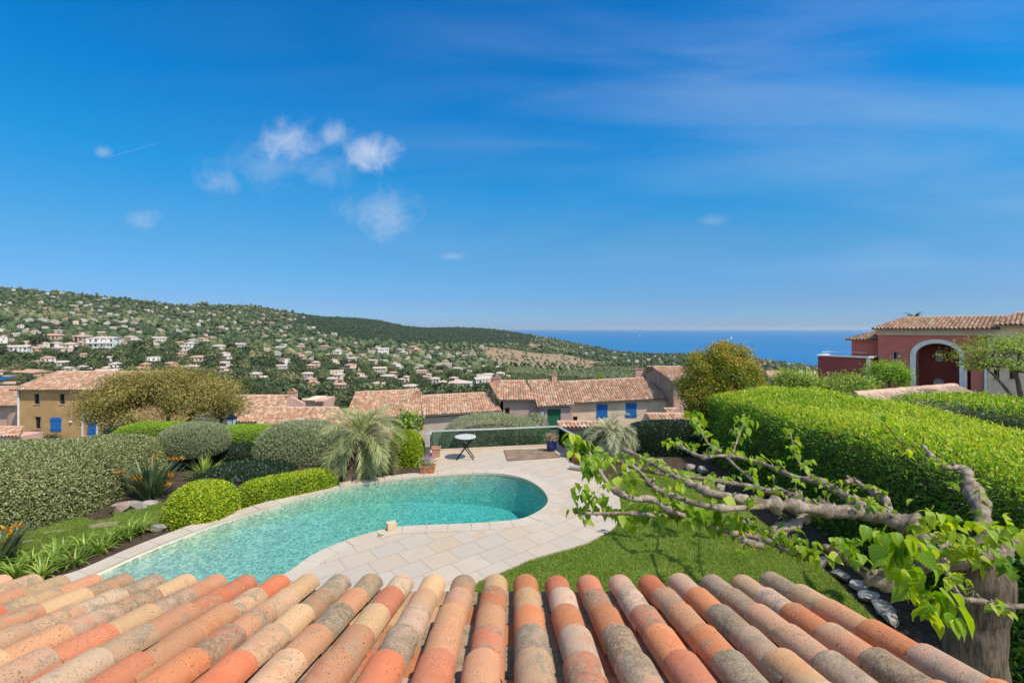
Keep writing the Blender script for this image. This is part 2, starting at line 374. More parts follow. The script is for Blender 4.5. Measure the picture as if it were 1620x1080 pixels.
def grass(name, poly, z, n, h, mat=None):
    P = np.array(poly); lo = P.min(0); hi = P.max(0)
    q = rng.uniform(lo, hi, (int(n*2.4), 2)); q = q[in_poly(q, poly)][:n]; k = len(q)
    a = rng.uniform(0, 6.28, k); hh = h*rng.uniform(.5, 1.2, k); wd = rng.uniform(.005, .009, k); ln = rng.normal(0, .5, (k,2))*hh[:,None]
    V = np.zeros((k,3,3)); dx = np.stack([np.cos(a), np.sin(a)],1)*wd[:,None]
    V[:,0,:2] = q-dx; V[:,1,:2] = q+dx; V[:,2,:2] = q+ln; V[:,:2,2] = z; V[:,2,2] = z+hh
    pat = noise3(np.c_[q, np.zeros(k)], 2.2, 3)*.22+noise3(np.c_[q, np.zeros(k)], 7, 4)*.15
    o = mesh_np(name, V.reshape(-1,3), np.arange(3*k).reshape(-1,3), mat or M_grass, None, {'rnd': np.clip(.45+pat+rng.normal(0,.22,k),0,1)})
    return tag(o, kind='stuff')
tag(grass('grass', lawn_r, -.035, 190000, .042), 'short green lawn grass beside the stone terrace', 'grass')
tag(grass('grass', lawn_l, -.085, 50000, .05), 'short green lawn grass beneath the big clipped hedge', 'grass')

pl = thing('swimming_pool', 'kidney-shaped swimming pool with pale stone coping', 'swimming pool', (-3, 9.5, 0))
def depth(x, y): return -(.17+max(0, min(1.2, (x+7.0)*.115)))
m, t = newmat('pool lining'); co = objco(t)
lc = t.mix(t.sm(t.noise(co, 3, 5), .3, .7), (.68,.63,.49), (.60,.56,.44))
outp(t, principled(t, lc, .8, 0, bump(t, t.noise(co, 20, 4), .2, .01), .2))
M_pool = m
inn = outset(pool, -.02)
bs = MB(); n = len(pool)
flo = outset(pool, -.10)
V = [(p[0],p[1],0.0) for p in pool]+[(p[0],p[1],depth(*p)) for p in flo]
bs.add(V, [(i,(i+1)%n,n+(i+1)%n,n+i) for i in range(n)]); bs.build('basin', M_pool, pl, True)
sheet('pool_floor', [tuple(p) for p in flo], [], depth, M_pool, pl)
# coping stones: one ring of stones with open joints
st = MB(); inner = smooth_path(pool_ctrl, 10, True); N = len(inner)
def ring_at(Wd): return outset(inner, Wd)
seglen = np.linalg.norm(np.roll(inner,-1,0)-inner, axis=1); cum = np.r_[0, np.cumsum(seglen)]; tot = cum[-1]
def at_len(P, s): s = s % tot; i = min(np.searchsorted(cum, s, 'right')-1, N-1); f = (s-cum[i])/seglen[i]; return P[i]*(1-f)+P[(i+1)%N]*f
ov = outset(inner, .34); iv = outset(inner, -.015); s = 0; first = True
while s < tot-.2:
    L = rng.uniform(.36, .62); e = min(s+L, tot); k = 4
    ss = np.linspace(s+.004, e-.004, k); zt = .014+rng.normal(0,.0015)
    A = [at_len(iv, q) for q in ss]; B = [at_len(ov, q) for q in ss]
    V = [(p[0],p[1],zt) for p in A]+[(p[0],p[1],zt) for p in B]+[(p[0],p[1],-.045) for p in A]+[(p[0],p[1],-.10) for p in B]
    Fs = []
    for j in range(k-1): Fs += [(j,j+1,k+j+1,k+j)[::-1], (j,2*k+j,2*k+j+1,j+1)[::-1], (k+j,k+j+1,3*k+j+1,3*k+j)[::-1]]
    Fs += [(0,k,3*k,2*k)[::-1], (k-1,2*k-1,4*k-1,3*k-1)]
    st.add(V, Fs); s = e
cp = st.build('coping', M_coping, pl)
# water: a closed body with clear absorption, a rippled surface with the caustic light net painted into its tint
m, t = newmat('pool water'); M_water = m; co = objco(t)
wv = t.n('ShaderNodeVectorMath', operation='ADD'); t.put(wv.inputs[0], co)
ns = t.n('ShaderNodeTexNoise'); t.put(ns.inputs['Vector'], co); ns.inputs['Scale'].default_value = 2.6; ns.inputs['Detail'].default_value = 3
sc = t.n('ShaderNodeVectorMath', operation='SCALE'); t.put(sc.inputs[0], ns.outputs[1]); sc.inputs[3].default_value = .42
t.put(wv.inputs[1], sc.outputs[0])
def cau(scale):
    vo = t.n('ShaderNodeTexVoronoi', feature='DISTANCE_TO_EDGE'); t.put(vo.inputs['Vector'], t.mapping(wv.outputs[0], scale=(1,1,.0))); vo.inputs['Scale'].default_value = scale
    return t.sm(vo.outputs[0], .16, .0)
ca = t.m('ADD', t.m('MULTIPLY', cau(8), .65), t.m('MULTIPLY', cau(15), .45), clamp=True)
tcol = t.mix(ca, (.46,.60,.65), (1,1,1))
hgt = t.m('ADD', t.noise(co, 4.5, 4, .5, .6), t.m('MULTIPLY', t.noise(co, 14, 3), .3))
nb = bump(t, hgt, .2, .05)
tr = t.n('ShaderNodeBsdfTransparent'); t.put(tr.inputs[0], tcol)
gl = t.n('ShaderNodeBsdfGlossy'); gl.inputs['Roughness'].default_value = .03; t.t.links.new(nb, gl.inputs['Normal'])
fr = t.n('ShaderNodeFresnel'); fr.inputs[0].default_value = 1.33; t.t.links.new(nb, fr.inputs['Normal'])
mx = t.n('ShaderNodeMixShader'); t.put(mx.inputs[0], fr.outputs[0]); t.t.links.new(tr.outputs[0], mx.inputs[1]); t.t.links.new(gl.outputs[0], mx.inputs[2])
va = t.n('ShaderNodeVolumeAbsorption'); va.inputs[0].default_value = (.04,.90,.94,1); va.inputs[1].default_value = .60
outp(t, mx.outputs[0], va.outputs[0])
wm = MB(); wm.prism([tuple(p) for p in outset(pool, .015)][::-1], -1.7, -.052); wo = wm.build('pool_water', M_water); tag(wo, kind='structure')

# ------------------------------------------------------------------ the tiled roof in front
slope = .257; th = math.atan(slope); dn = Vector((0, math.cos(th), -math.sin(th))); nn = Vector((0, math.sin(th), math.cos(th)))
EAVE = Vector((0, 3.16, 2.39))-nn*.125
PAL = [((.67,.225,.105),.3),((.63,.25,.13),.4),((.64,.33,.175),.38),((.69,.45,.235),.34),((.65,.41,.235),.42),((.62,.33,.17),.48),((.58,.36,.225),.52),((.64,.46,.29),.42),((.48,.33,.18),.82),((.55,.29,.15),.68)]
PW = np.array([.13,.10,.13,.16,.14,.10,.08,.05,.05,.06]); PW /= PW.sum()
WORN = [((.63,.245,.13),.42),((.60,.34,.20),.5),((.59,.38,.255),.5),((.54,.37,.25),.62),((.46,.33,.205),.82),((.63,.44,.30),.45),((.66,.27,.12),.3)]
house = thing('house', 'house under the viewpoint with a mixed orange, buff and grey clay tile roof', 'house', (-1, .5, 0))
def tile_rows(rows, name, parent, cover=True):
    V = []; Fs = []; C = []; Rn = []
    arc = 13; K = 5
    for i in rows:
        for j in range(15):
            ci = rng.choice(len(PAL), p=PW); base, li = PAL[ci]
            if rng.random() < np.clip(.02+.075*(i+8), .05, .75): base, li = WORN[rng.integers(len(WORN))]
            x = -.118+.215*i+rng.normal(0,.004) + (0 if cover else .1075)
            if cover and i == 9 : x -= .012
            s0 = -j*.30+rng.normal(0,.008)+(0 if j else .01); yaw = rng.normal(0,.012); L = .43
            rl, ru = (.087, .078) if cover else (.088, .10)
            lift = .0 + (.018 if i == 9 and cover else 0)
            o = len(V); jit = rng.normal(0,.003)
            for k in range(K):
                f = k/(K-1); s = s0-L*f; r = rl*(1-f)+ru*f
                for a in range(arc):
                    an = math.pi*(a/(arc-1)); cx = math.cos(an)*r
                    if cover: hz = .040+lift+(.018)*(1-f)+math.sin(an)*r*.86+jit
                    else: hz = .055+.020*(1-f)-math.sin(an)*r*.62
                    V.append(EAVE+Vector((x+cx+yaw*(s-s0),0,0))+dn*s+nn*hz)
            for k in range(K-1):
                for a in range(arc-1):
                    q = (o+k*arc+a, o+k*arc+a+1, o+(k+1)*arc+a+1, o+(k+1)*arc+a); Fs.append(q if not cover else q[::-1])
            # thickness at the lower lip and inside
            o2 = len(V)
            for s, dr in ((s0,.0005),(s0,.013),(s0-.09,.013)):
                for a in range(arc):
                    an = math.pi*(a/(arc-1)); r = rl-dr; cx = math.cos(an)*r
                    hz = .040+lift+.018+math.sin(an)*r*.86+jit if cover else .055+.02-math.sin(an)*(rl+dr*.9)*.62
                    V.append(EAVE+Vector((x+cx,0,0))+dn*s+nn*hz)
            for a in range(arc-1):
                Fs.append((o2+a,o2+a+1,o2+arc+a+1,o2+arc+a)); Fs.append((o2+arc+a,o2+arc+a+1,o2+2*arc+a+1,o2+2*arc+a))
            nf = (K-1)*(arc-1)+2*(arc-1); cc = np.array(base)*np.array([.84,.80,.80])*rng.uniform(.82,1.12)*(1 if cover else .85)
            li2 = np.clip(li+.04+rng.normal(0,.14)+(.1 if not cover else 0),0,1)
            C += [(*cc, li2)]*nf; Rn += [rng.random()]*nf
    return mesh_np(name, np.array(V), np.array(Fs), M_tile, parent, {'tcol': np.array(C), 'rnd': np.array(Rn)}, True)
hw = MB(); hw.box((-5.9,-1.0,-.11),(1.62,2.72,2.3)); hwall = hw.build('wall', M_stucco_peach, house)
rd = MB()
A = EAVE+Vector((-6.3,0,0))-dn*.03+nn*-.012; B = EAVE+Vector((1.76,0,0))-dn*.03+nn*-.012
up = -dn*4.3; V = [A, B, B+up, A+up]; V += [p-nn*.06 for p in V]
rd.add(V, [(0,1,2,3),(7,6,5,4),(0,4,5,1),(1,5,6,2),(2,6,7,3),(3,7,4,0)]); roof = rd.build('roof', M_mortar, house)
tile_rows(range(-28,10), 'cover_tiles', roof)
tile_rows(range(-28,9), 'channel_tiles', roof, False)

# ------------------------------------------------------------------ things on the terrace
tb = thing('garden_table', 'round mosaic-topped folding garden table standing near the glass balustrade', 'table', (-1.47,14.35,0))
c = Vector((-1.47,14.35,0))
MB().lathe([(0,.715),(.325,.715),(.335,.705),(.335,.69),(.31,.685),(0,.685)], c, 36).build('table_top', M_table_top, tb)
for sx in (-1, 1):
    for sy in (-.13, .13):
        b = MB(); y = sy+(.018 if sx > 0 else -.018)
        b.bar(c+Vector((-sx*.23, y, .684)), c+Vector((sx*.27, y, .0)), .022, .03); b.build('leg', M_iron, tb)
b = MB(); b.bar(c+Vector((-.21,-.15,.35)), c+Vector((-.21,.15,.35)), .016) if 0 else b.bar(c+Vector((0.0,-.16,.36)), c+Vector((0.0,.16,.36)), .016); b.build('hinge_bar', M_iron, tb)

bk = thing('stone_block', 'small rough beige stone block standing on the pool edge', 'stone block', tuple(G(617,841)))
bm = bmesh.new(); bmesh.ops.create_cube(bm, size=1); bmesh.ops.subdivide_edges(bm, edges=bm.edges[:], cuts=5, use_grid_fill=True)
p0 = G(617,841)+Vector((0,.10,.085))
for vv in bm.verts:
    q = np.array([vv.co[:]]); vv.co = vv.co*(.97-.10*vv.co.length)+vv.co.normalized()*float(noise3(q,5,2)[0])*.03
    vv.co = Vector((vv.co.x*.20, vv.co.y*.19, vv.co.z*.15))
bmesh.ops.rotate(bm, verts=bm.verts, matrix=Matrix.Rotation(.5,3,'Z')); bmesh.ops.translate(bm, verts=bm.verts, vec=p0)
me = bpy.data.meshes.new('block'); bm.to_mesh(me); bm.free(); finish(me, 'block', M_block, bk)

# glass balustrade
bl = thing('glass_balustrade', 'glass balustrade with metal top rail along the terrace edge', 'balustrade', (-.6,15.6,0))
PL0 = Vector((-2.64,14.22,0)); PL1 = Vector((-2.70,15.24,0)); PR1 = Vector((1.60,16.0,0)); PR0 = Vector((1.98,14.75,0))
HR = .67
def seg(a, b, n):
    rl = MB(); rl.bar(a+Vector((0,0,HR)), b+Vector((0,0,HR)), .085, .045); rl.build('top_rail', M_alu, bl, bevel=.006)
    kb = MB(); kb.bar(a+Vector((0,0,.02)), b+Vector((0,0,.02)), .12, .09); kb.build('base_kerb', M_stucco_beige, bl)
    for i in range(n):
        p = a.lerp(b, i/n+.004); q = a.lerp(b, (i+1)/n-.004); g = MB()
        g.bar(p+Vector((0,0,.355)), q+Vector((0,0,.355)), .012, .575); g.build('glass_panel', M_glass, bl)
seg(PL1, PR1, 3); seg(PL0+Vector((0,.08,0)), PL1-Vector((0,.05,0)), 1); seg(PR0, PR1-Vector((-.02,.06,0)), 1)
for p, hgt2, mt in ((PL1,.648,M_dark_post),(PR1,.648,M_dark_post),(PR0,.648,M_dark_post)):
    b = MB(); b.box((p.x-.035,p.y-.035,0),(p.x+.035,p.y+.035,hgt2)); b.build('post', mt, bl)
b = MB(); b.box((PL0.x-.06,PL0.y-.05,0),(PL0.x+.06,PL0.y+.05,.42)); b.build('post', M_dark_post, bl)
b = MB(); b.box((PL0.x-.072,PL0.y-.062,.42),(PL0.x+.072,PL0.y+.062,.83)); b.build('post_cap', M_alu, bl, bevel=.006)

# wooden deck hatch
dk = MB(); d0 = G(803,729.5); d1 = G(886,724); d2 = G(874,711); d3 = G(797,712.5)
for i in range(9):
    f0, f1 = i/9+.004, (i+1)/9-.004; q = [d0.lerp(d3,f0), d1.lerp(d2,f0), d1.lerp(d2,f1), d0.lerp(d3,f1)]; dk.prism(q, .002, .035)
tag(dk.build('wooden_deck', basic('deck planks', (.30,.205,.135), (.20,.135,.09), 3, .8, 0, .3, 18)), 'low weathered wooden plank deck before the glass balustrade', 'deck')

# ------------------------------------------------------------------ rocks
def rock(px, py, wx, wy, wz, label, mat, seed, z=-.09, name='rock', flat=False, rot=None):
    bm = bmesh.new(); bmesh.ops.create_icosphere(bm, subdivisions=4, radius=1)
    P = np.array([v.co[:] for v in bm.verts]); d = 1+noise3(P, 1.6, seed)*.26+noise3(P, 5, seed+1)*.05+noise3(P, 14, seed+2)*.025
    rk = np.random.default_rng(seed)
    for _ in range(16):
        dv = unit(rk.normal(size=3)); h_ = rk.uniform(.42,.8); P = P-np.maximum(P@dv-h_,0)[:,None]*dv
    P = P*d[:,None]; P = np.sign(P)*np.abs(P)**.8 if not flat else np.c_[P[:,:2], np.clip(P[:,2], -1, .55+.05*noise3(P,3,seed))]
    c = G(px, py, z); r = rot if rot is not None else random.uniform(0, 3.1)
    M = Matrix.Rotation(r, 3, 'Z')
    for vv, p in zip(bm.verts, P): vv.co = M @ Vector((p[0]*wx*.5, p[1]*wy*.5, p[2]*wz*.5)); vv.co += Vector((c.x, c.y, z+wz*.18))
    me = bpy.data.meshes.new(name); bm.to_mesh(me); bm.free(); return tag(finish(me, name, mat, None), label, 'rock', 'rocks edging the garden beds')
rl = [(190,811,.5,.4,.34,'pinkish boulder at the foot of the clipped hedge beside a grey one',M_rock_pink),
      (216,806,.48,.4,.36,'grey boulder between the pinkish boulder and a long pale stone',M_rock),
      (238,798,.5,.34,.22,'long pale stone under the orange bird of paradise flowers',M_rock_pale),
      (156,833,1.05,.62,.10,'large flat brown stepping stone lying in the small lawn',M_rock_pink),
      (216,829,.75,.32,.08,'flat pale stepping stone right of the large brown one',M_rock_pale),
      (257,836,.42,.3,.16,'bluish grey stone at the foot of the round yellow-green bush',M_rock),
      (85,842,.95,.26,.10,'pale flat edging stone below the clipped hedge, nearer the large brown stone',M_rock_pale),
      (45,858,1.0,.24,.10,'pale flat edging stone below the clipped hedge, nearest the frame edge',M_rock_pale),
      (375,762,.6,.3,.2,'grey stone behind the low yellow-green hedge',M_rock)]
for i, (px,py,a,b_,c_,lb,mt) in enumerate(rl): rock(px,py,a,b_,c_,lb,mt,10+i*3,-.1,flat=c_<.13,rot=.25)
rr = [(1300,893,.52,.3,.24,'slate grey lawn-edge rock farthest up the row behind the roof',M_rock),
      (1332,912,.55,.3,.24,'bluish lawn-edge rock, second in the row behind the roof',M_rock),
      (1356,929,.36,.3,.3,'blocky beige lawn-edge rock between two longer grey ones',M_rock_pale),
      (1378,946,.42,.3,.24,'pale lawn-edge rock just below the blocky beige one',M_rock_pale),
      (1396,963,.46,.3,.24,'bluish grey lawn-edge rock near the end of the row by the tree trunk',M_rock),
      (1408,980,.34,.26,.2,'last small pale rock of the lawn edge nearest the roof tiles',M_rock_pale),
      (1260,876,.5,.3,.2,'grey rock in shade under the lower mulberry branch',M_rock),
      (1138,800,.34,.28,.55,'upright whitish rock in the shade at the back lawn edge',M_rock_pale),
      (1140,772,.3,.26,.45,'whitish rock behind the upright one at the lawn edge',M_rock_pale),
      (1093,741,.5,.36,.26,'grey rock under the dark hedge, left of a smaller one',M_rock),
      (1110,745,.44,.34,.24,'pale rock under the dark hedge, right of a grey one',M_rock_pale),
      (1043,731,.42,.34,.24,'grey rock between the small palm and the dark hedge',M_rock),
      (993,747,.7,.3,.2,'long pale rock at the far tip of the lawn',M_rock_pale),
      (1180,828,.4,.3,.2,'grey rock on the shaded lawn edge below the branches',M_rock),
      (1215,848,.4,.3,.2,'pale rock on the shaded lawn edge left of the grey branch knob',M_rock_pale)]
for i, (px,py,a,b_,c_,lb,mt) in enumerate(rr): rock(px,py,a*random.uniform(.85,1.15),b_*random.uniform(.8,1.2),c_*random.uniform(.7,1.1),lb,mt,60+i*7,-.07,rot=1.3+random.uniform(-.6,.6))

# ------------------------------------------------------------------ planting
TPL = {'diamond': (np.array([(0,0,0),(.45,.5,.06),(1,0,-.04),(.45,-.5,.06)]), np.array([(0,3,2,1)])),
       'fold': (np.array([(0,0,0),(.48,.5,.10),(1,0,-.10),(.48,-.5,.10),(.5,0,0)]), np.array([(0,4,2,1),(0,3,2,4)]))}
def leaves(name, P, D, N, L, Wd, mat, parent=None, rnd=None, shape='fold'):
    n = len(P); D = unit(D); B = unit(np.cross(N, D)); N2 = np.cross(D, B)
    tv, tf = TPL[shape]; L = np.broadcast_to(L, n)[:,None,None]; Wd = np.broadcast_to(Wd, n)[:,None,None]
    V = P[:,None,:]+tv[None,:,0:1]*L*D[:,None,:]+tv[None,:,1:2]*Wd*B[:,None,:]+tv[None,:,2:3]*L*N2[:,None,:]
    k = len(tv); Fc = (tf[None]+np.arange(n)[:,None,None]*k).reshape(-1,4)
    rnd = rng.random(n) if rnd is None else np.clip(rnd,0,1)
    return mesh_np(name, V.reshape(-1,3), Fc, mat, parent, {'rnd': np.repeat(rnd, len(tf))})
def shell(n, half, p=4.0, thick=.14, bmp=.05, freq=1.5, seed=0, zlo=0.0):
    """points and normals in the outer layer of a superellipsoid (upper part from zlo*half height up)"""
    half = np.array(half, float); Ps = []; Ns = []; got = 0
    while got < n:
        q = rng.uniform(-1.06, 1.06, (max(n*6, 4000), 3))*half; q = q[q[:,2] > zlo*half[2]]
        a = np.abs(q)/half; f = (a**p).sum(1)**(1/p); g = (a**(p-1))*np.sign(q)/half*(f**(1-p))[:,None]
        gl = np.linalg.norm(g, axis=1); f2 = f*(1+bmp*noise3(q, freq, seed)); d = (1-f2)/gl
        ok = (d < thick) & (d > -.02); ok &= rng.random(len(q)) < np.exp(-np.maximum(d,0)/thick*1.2)
        Ps.append(q[ok]); Ns.append(g[ok]/gl[ok,None]); got += ok.sum()
    return np.concatenate(Ps)[:n], np.concatenate(Ns)[:n]
def yawm(a): c, s = math.cos(a), math.sin(a); return np.array([(c,-s,0),(s,c,0),(0,0,1)])
def core(name, c, half, p, yaw, mat, parent, k=.86, zlo=0.0):
    V = []; Fs = []; nu, nv = 36, 14
    for j in range(nv+1):
        ph = -math.pi/2+math.pi*j/nv
        for i in range(nu):
            a = 2*math.pi*i/nu; d = np.array([math.cos(ph)*math.cos(a), math.cos(ph)*math.sin(a), math.sin(ph)])
            r = 1/((np.abs(d)**p).sum()**(1/p)); q = d*r*np.array(half)*k; q[2] = max(q[2], zlo*half[2]); V.append(yawm(yaw)@q+np.array(c))
    for j in range(nv):
        for i in range(nu): Fs.append((j*nu+i, j*nu+(i+1)%nu, (j+1)*nu+(i+1)%nu, (j+1)*nu+i))
    return mesh_np(name, np.array(V), np.array(Fs), mat, parent, None, True)
def hedge(label, c, half, n, L, Wd, mat, cat='hedge', name='hedge', p=4.5, yaw=0, thick=.13, bmp=.05, freq=1.5, seed=0, tilt=.55, zlo=0.0, group=None, topbias=0, shape='fold', corek=.86, sprigs=0):
    t = thing(name, label, cat, tuple(c), group)
    P, N = shell(n, half, p, thick, bmp, freq, seed, zlo); Y = yawm(yaw)
    P = P@Y.T+np.array(c); N = N@Y.T
    D = N*tilt+rng.normal(0,.55,(n,3))+np.array([0,0,.25]); Nm = N+rng.normal(0,.55,(n,3))+np.array([.1,0,.25])
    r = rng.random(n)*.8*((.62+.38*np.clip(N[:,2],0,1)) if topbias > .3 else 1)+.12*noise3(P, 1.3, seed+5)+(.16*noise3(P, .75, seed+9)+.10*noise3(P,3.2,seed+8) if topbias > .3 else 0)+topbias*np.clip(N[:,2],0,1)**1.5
    if sprigs:
        k = rng.random(n) < sprigs; P[k] += N[k]*rng.uniform(.01,.085,(k.sum(),1)); r[k] += .2
    leaves('foliage', P, D, Nm, L*rng.uniform(.65,1.2,n), Wd*rng.uniform(.7,1.2,n), mat, t, r, shape)
    core('stems', c, half, p, yaw, M_dark_core, t, corek, zlo)  # solid dark core stops see-through; inner shade put into its colour
    return t
LF_hedge_left = leafmat('grey green leaves', [(0,(.050,.062,.022)),(.45,(.098,.108,.040)),(.8,(.175,.172,.078)),(1,(.30,.28,.145))], .42, .22, (1.1,1.1,.7), .5, 2.75)
LF_yellow = leafmat('yellow green leaves', [(0,(.06,.11,.008)),(.4,(.14,.20,.010)),(.75,(.27,.30,.016)),(1,(.38,.40,.03))], .45, .38, (1.2,1.25,.4), .4, 2.2)
LF_olive = leafmat('silvery leaves', [(0,(.062,.078,.036)),(.5,(.125,.142,.072)),(.85,(.21,.225,.125)),(1,(.29,.30,.18))], .55, .32, (1,1,.7), .3, 2.9)
LF_bright = leafmat('bright green leaves', [(0,(.05,.105,.008)),(.5,(.12,.21,.012)),(1,(.24,.32,.025))], .45, .38, (1.2,1.25,.4), .4, 2.0)
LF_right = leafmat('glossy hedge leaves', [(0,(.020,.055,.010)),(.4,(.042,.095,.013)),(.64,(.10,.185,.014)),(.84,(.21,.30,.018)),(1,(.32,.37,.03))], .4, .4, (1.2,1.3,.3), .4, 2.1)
LF_dark = leafmat('dark green leaves', [(0,(.008,.022,.010)),(.6,(.018,.042,.016)),(1,(.045,.08,.03))], .35, .15, (1,1.1,.5), .5)
LF_brown = leafmat('olive brown leaves', [(0,(.055,.05,.012)),(.4,(.13,.115,.028)),(.8,(.22,.18,.05)),(1,(.33,.25,.085))], .55, .3, (1.1,1.05,.5), .3, 1.9)
LF_photinia = leafmat('photinia leaves', [(0,(.03,.06,.008)),(.35,(.085,.125,.012)),(.62,(.19,.21,.016)),(.84,(.32,.25,.02)),(.95,(.36,.13,.02)),(1,(.36,.10,.02))], .42, .34, (1.2,1.1,.4), .4, 1.7)
LF_palm = leafmat('grey green fronds', [(0,(.07,.085,.032)),(.5,(.17,.18,.075)),(1,(.33,.32,.14))], .5, .25, (1.1,1.1,.6), .35, 1.9)
LF_palm_pale = leafmat('pale fronds', [(0,(.12,.14,.07)),(.5,(.24,.25,.15)),(1,(.38,.37,.24))], .5, .25, (1.1,1.1,.6), .35, 1.6)
LF_strap = leafmat('strap leaves', [(0,(.06,.11,.015)),(.5,(.14,.21,.03)),(1,(.27,.31,.06))], .42, .35, (1.2,1.2,.5), .4, 1.8)
LF_streliz = leafmat('paddle leaves', [(0,(.04,.07,.03)),(.5,(.085,.12,.05)),(1,(.17,.20,.09))], .42, .2, (1.1,1.1,.6), .4)
LF_orange = leafmat('orange petals', [(0,(.65,.13,.012)),(1,(.80,.27,.03))], .5, .3, (1.1,1,.6), .2)
LF_pinkfl = leafmat('pink petals', [(0,(.35,.09,.22)),(1,(.55,.25,.42))], .5, .3, (1,1,1), .2)
LF_mulb = leafmat('mulberry leaves', [(0,(.05,.12,.008)),(.5,(.13,.235,.014)),(1,(.27,.36,.025))], .36, .42, (1.25,1.25,.3), .45)
LF_feather = leafmat('feathery leaves', [(0,(.09,.15,.02)),(.5,(.2,.27,.04)),(1,(.36,.40,.10))], .5, .38, (1.2,1.2,.5), .3)

# left garden
hedge('large clipped grey-green hedge mound filling the left edge of the garden', (-12.6,10.5,-.12), (2.95,1.8,1.47), 100000, .058, .030, LF_hedge_left, p=3.2, bmp=.03, thick=.10, seed=1, yaw=.12)
hedge('smaller rounded end of the grey-green clipped hedge beside the orange flowers', (-11.35,12.45,-.12), (1.42,1.45,1.18), 50000, .058, .030, LF_hedge_left, p=3.0, bmp=.03, thick=.10, seed=2)
hedge('round clipped yellow-green bush beside the pool coping', (-6.85,10.1,-.12), (.67,.6,.79), 17000, .055, .034, LF_yellow, 'bush', 'bush', p=2.9, bmp=.05, thick=.09, seed=3, topbias=.15)
hedge('low boxy yellow-green hedge running along the far pool coping', (-5.58,11.4,-.12), (1.12,.34,.55), 17000, .046, .028, LF_yellow, p=5, bmp=.04, thick=.08, seed=4, yaw=.66, topbias=.15)
def trunk(t, pts, rad, mat=None, seg=8, name='trunk'):
    P = smooth_path(pts, 4); r = np.interp(np.linspace(0,1,len(P)), np.linspace(0,1,len(rad)), rad)
    b = MB(); b.tube(P, list(r), seg); return b.build(name, mat or M_bark, t, True)
ob = hedge('silvery rounded topiary bush on short dark stems between bright green hedges', (-9.75,14.0,.66), (.90,.8,.53), 30000, .045, .014, LF_olive, 'bush', 'bush', p=2.5, bmp=.07, thick=.16, seed=5, zlo=-.75)
for k, (dx,dy) in enumerate(((-.1,0),(.12,.05),(.02,-.1),(.25,-.05))):
    trunk(ob, [(-9.75+dx*.6,14+dy,-.15),(-9.75+dx,14+dy,.25),(-9.75+dx*2.4,14+dy*2,.8)], [.045,.04,.02])
hedge('silvery grey-green oleander hedge behind the yellow-green hedge and the big palm', (-6.65,14.75,-.12), (1.42,.8,1.1), 40000, .07, .019, LF_olive, p=3.0, bmp=.13, thick=.2, seed=6, sprigs=.2)
hedge('bright green hedge between the silvery round bush and the oleander hedge', (-9.0,15.9,-.12), (1.7,.8,.78), 26000, .045, .024, LF_bright, p=4, bmp=.05, thick=.1, seed=7, topbias=.2)
hedge('bright green hedge strip behind the clipped grey-green mound', (-12.1,15.7,-.12), (1.4,.7,.95), 18000, .045, .024, LF_bright, p=4, bmp=.05, thick=.1, seed=8, topbias=.2)
hedge('dark green low shrubbery behind the little spiky plant', (-9.5,14.9,-.12), (1.6,.5,.42), 15000, .045, .022, LF_dark, 'shrub', 'shrub', p=3, bmp=.08, seed=9)
hedge('yellow-green leafy shrub between the big palm and the balustrade post', (-3.28,14.35,-.12), (.52,.5,1.06), 16000, .055, .03, LF_yellow, 'shrub', 'shrub', p=2.6, bmp=.1, thick=.18, seed=10)
hedge('low dark green ground shrubs on the bed behind the yellow-green bushes', (-7.75,13.2,-.12), (1.35,.9,.28), 16000, .05, .026, LF_dark, 'shrub', 'shrub', p=2.6, bmp=.2, thick=.2, seed=71)
# beyond the balustrade
hedge('long olive hedge seen behind and through the glass balustrade', (-.75,19.0,-2.3), (2.35,1.4,2.75), 60000, .07, .02, LF_olive, p=3.4, bmp=.07, thick=.2, seed=12, sprigs=.08)
hedge('pale olive bush by the street lamp near the green door', (1.05,22.5,-3), (1.15,1.0,2.9), 14000, .08, .024, LF_olive, 'bush', 'bush', p=2.4, bmp=.09, thick=.25, seed=13)
hedge('low bright green ground bushes seen through the glass near the deck', (.75,18.6,-2.4), (1.6,.8,1.75), 14000, .07, .02, LF_bright, 'bush', 'bush', p=2.6, bmp=.12, thick=.2, seed=14)
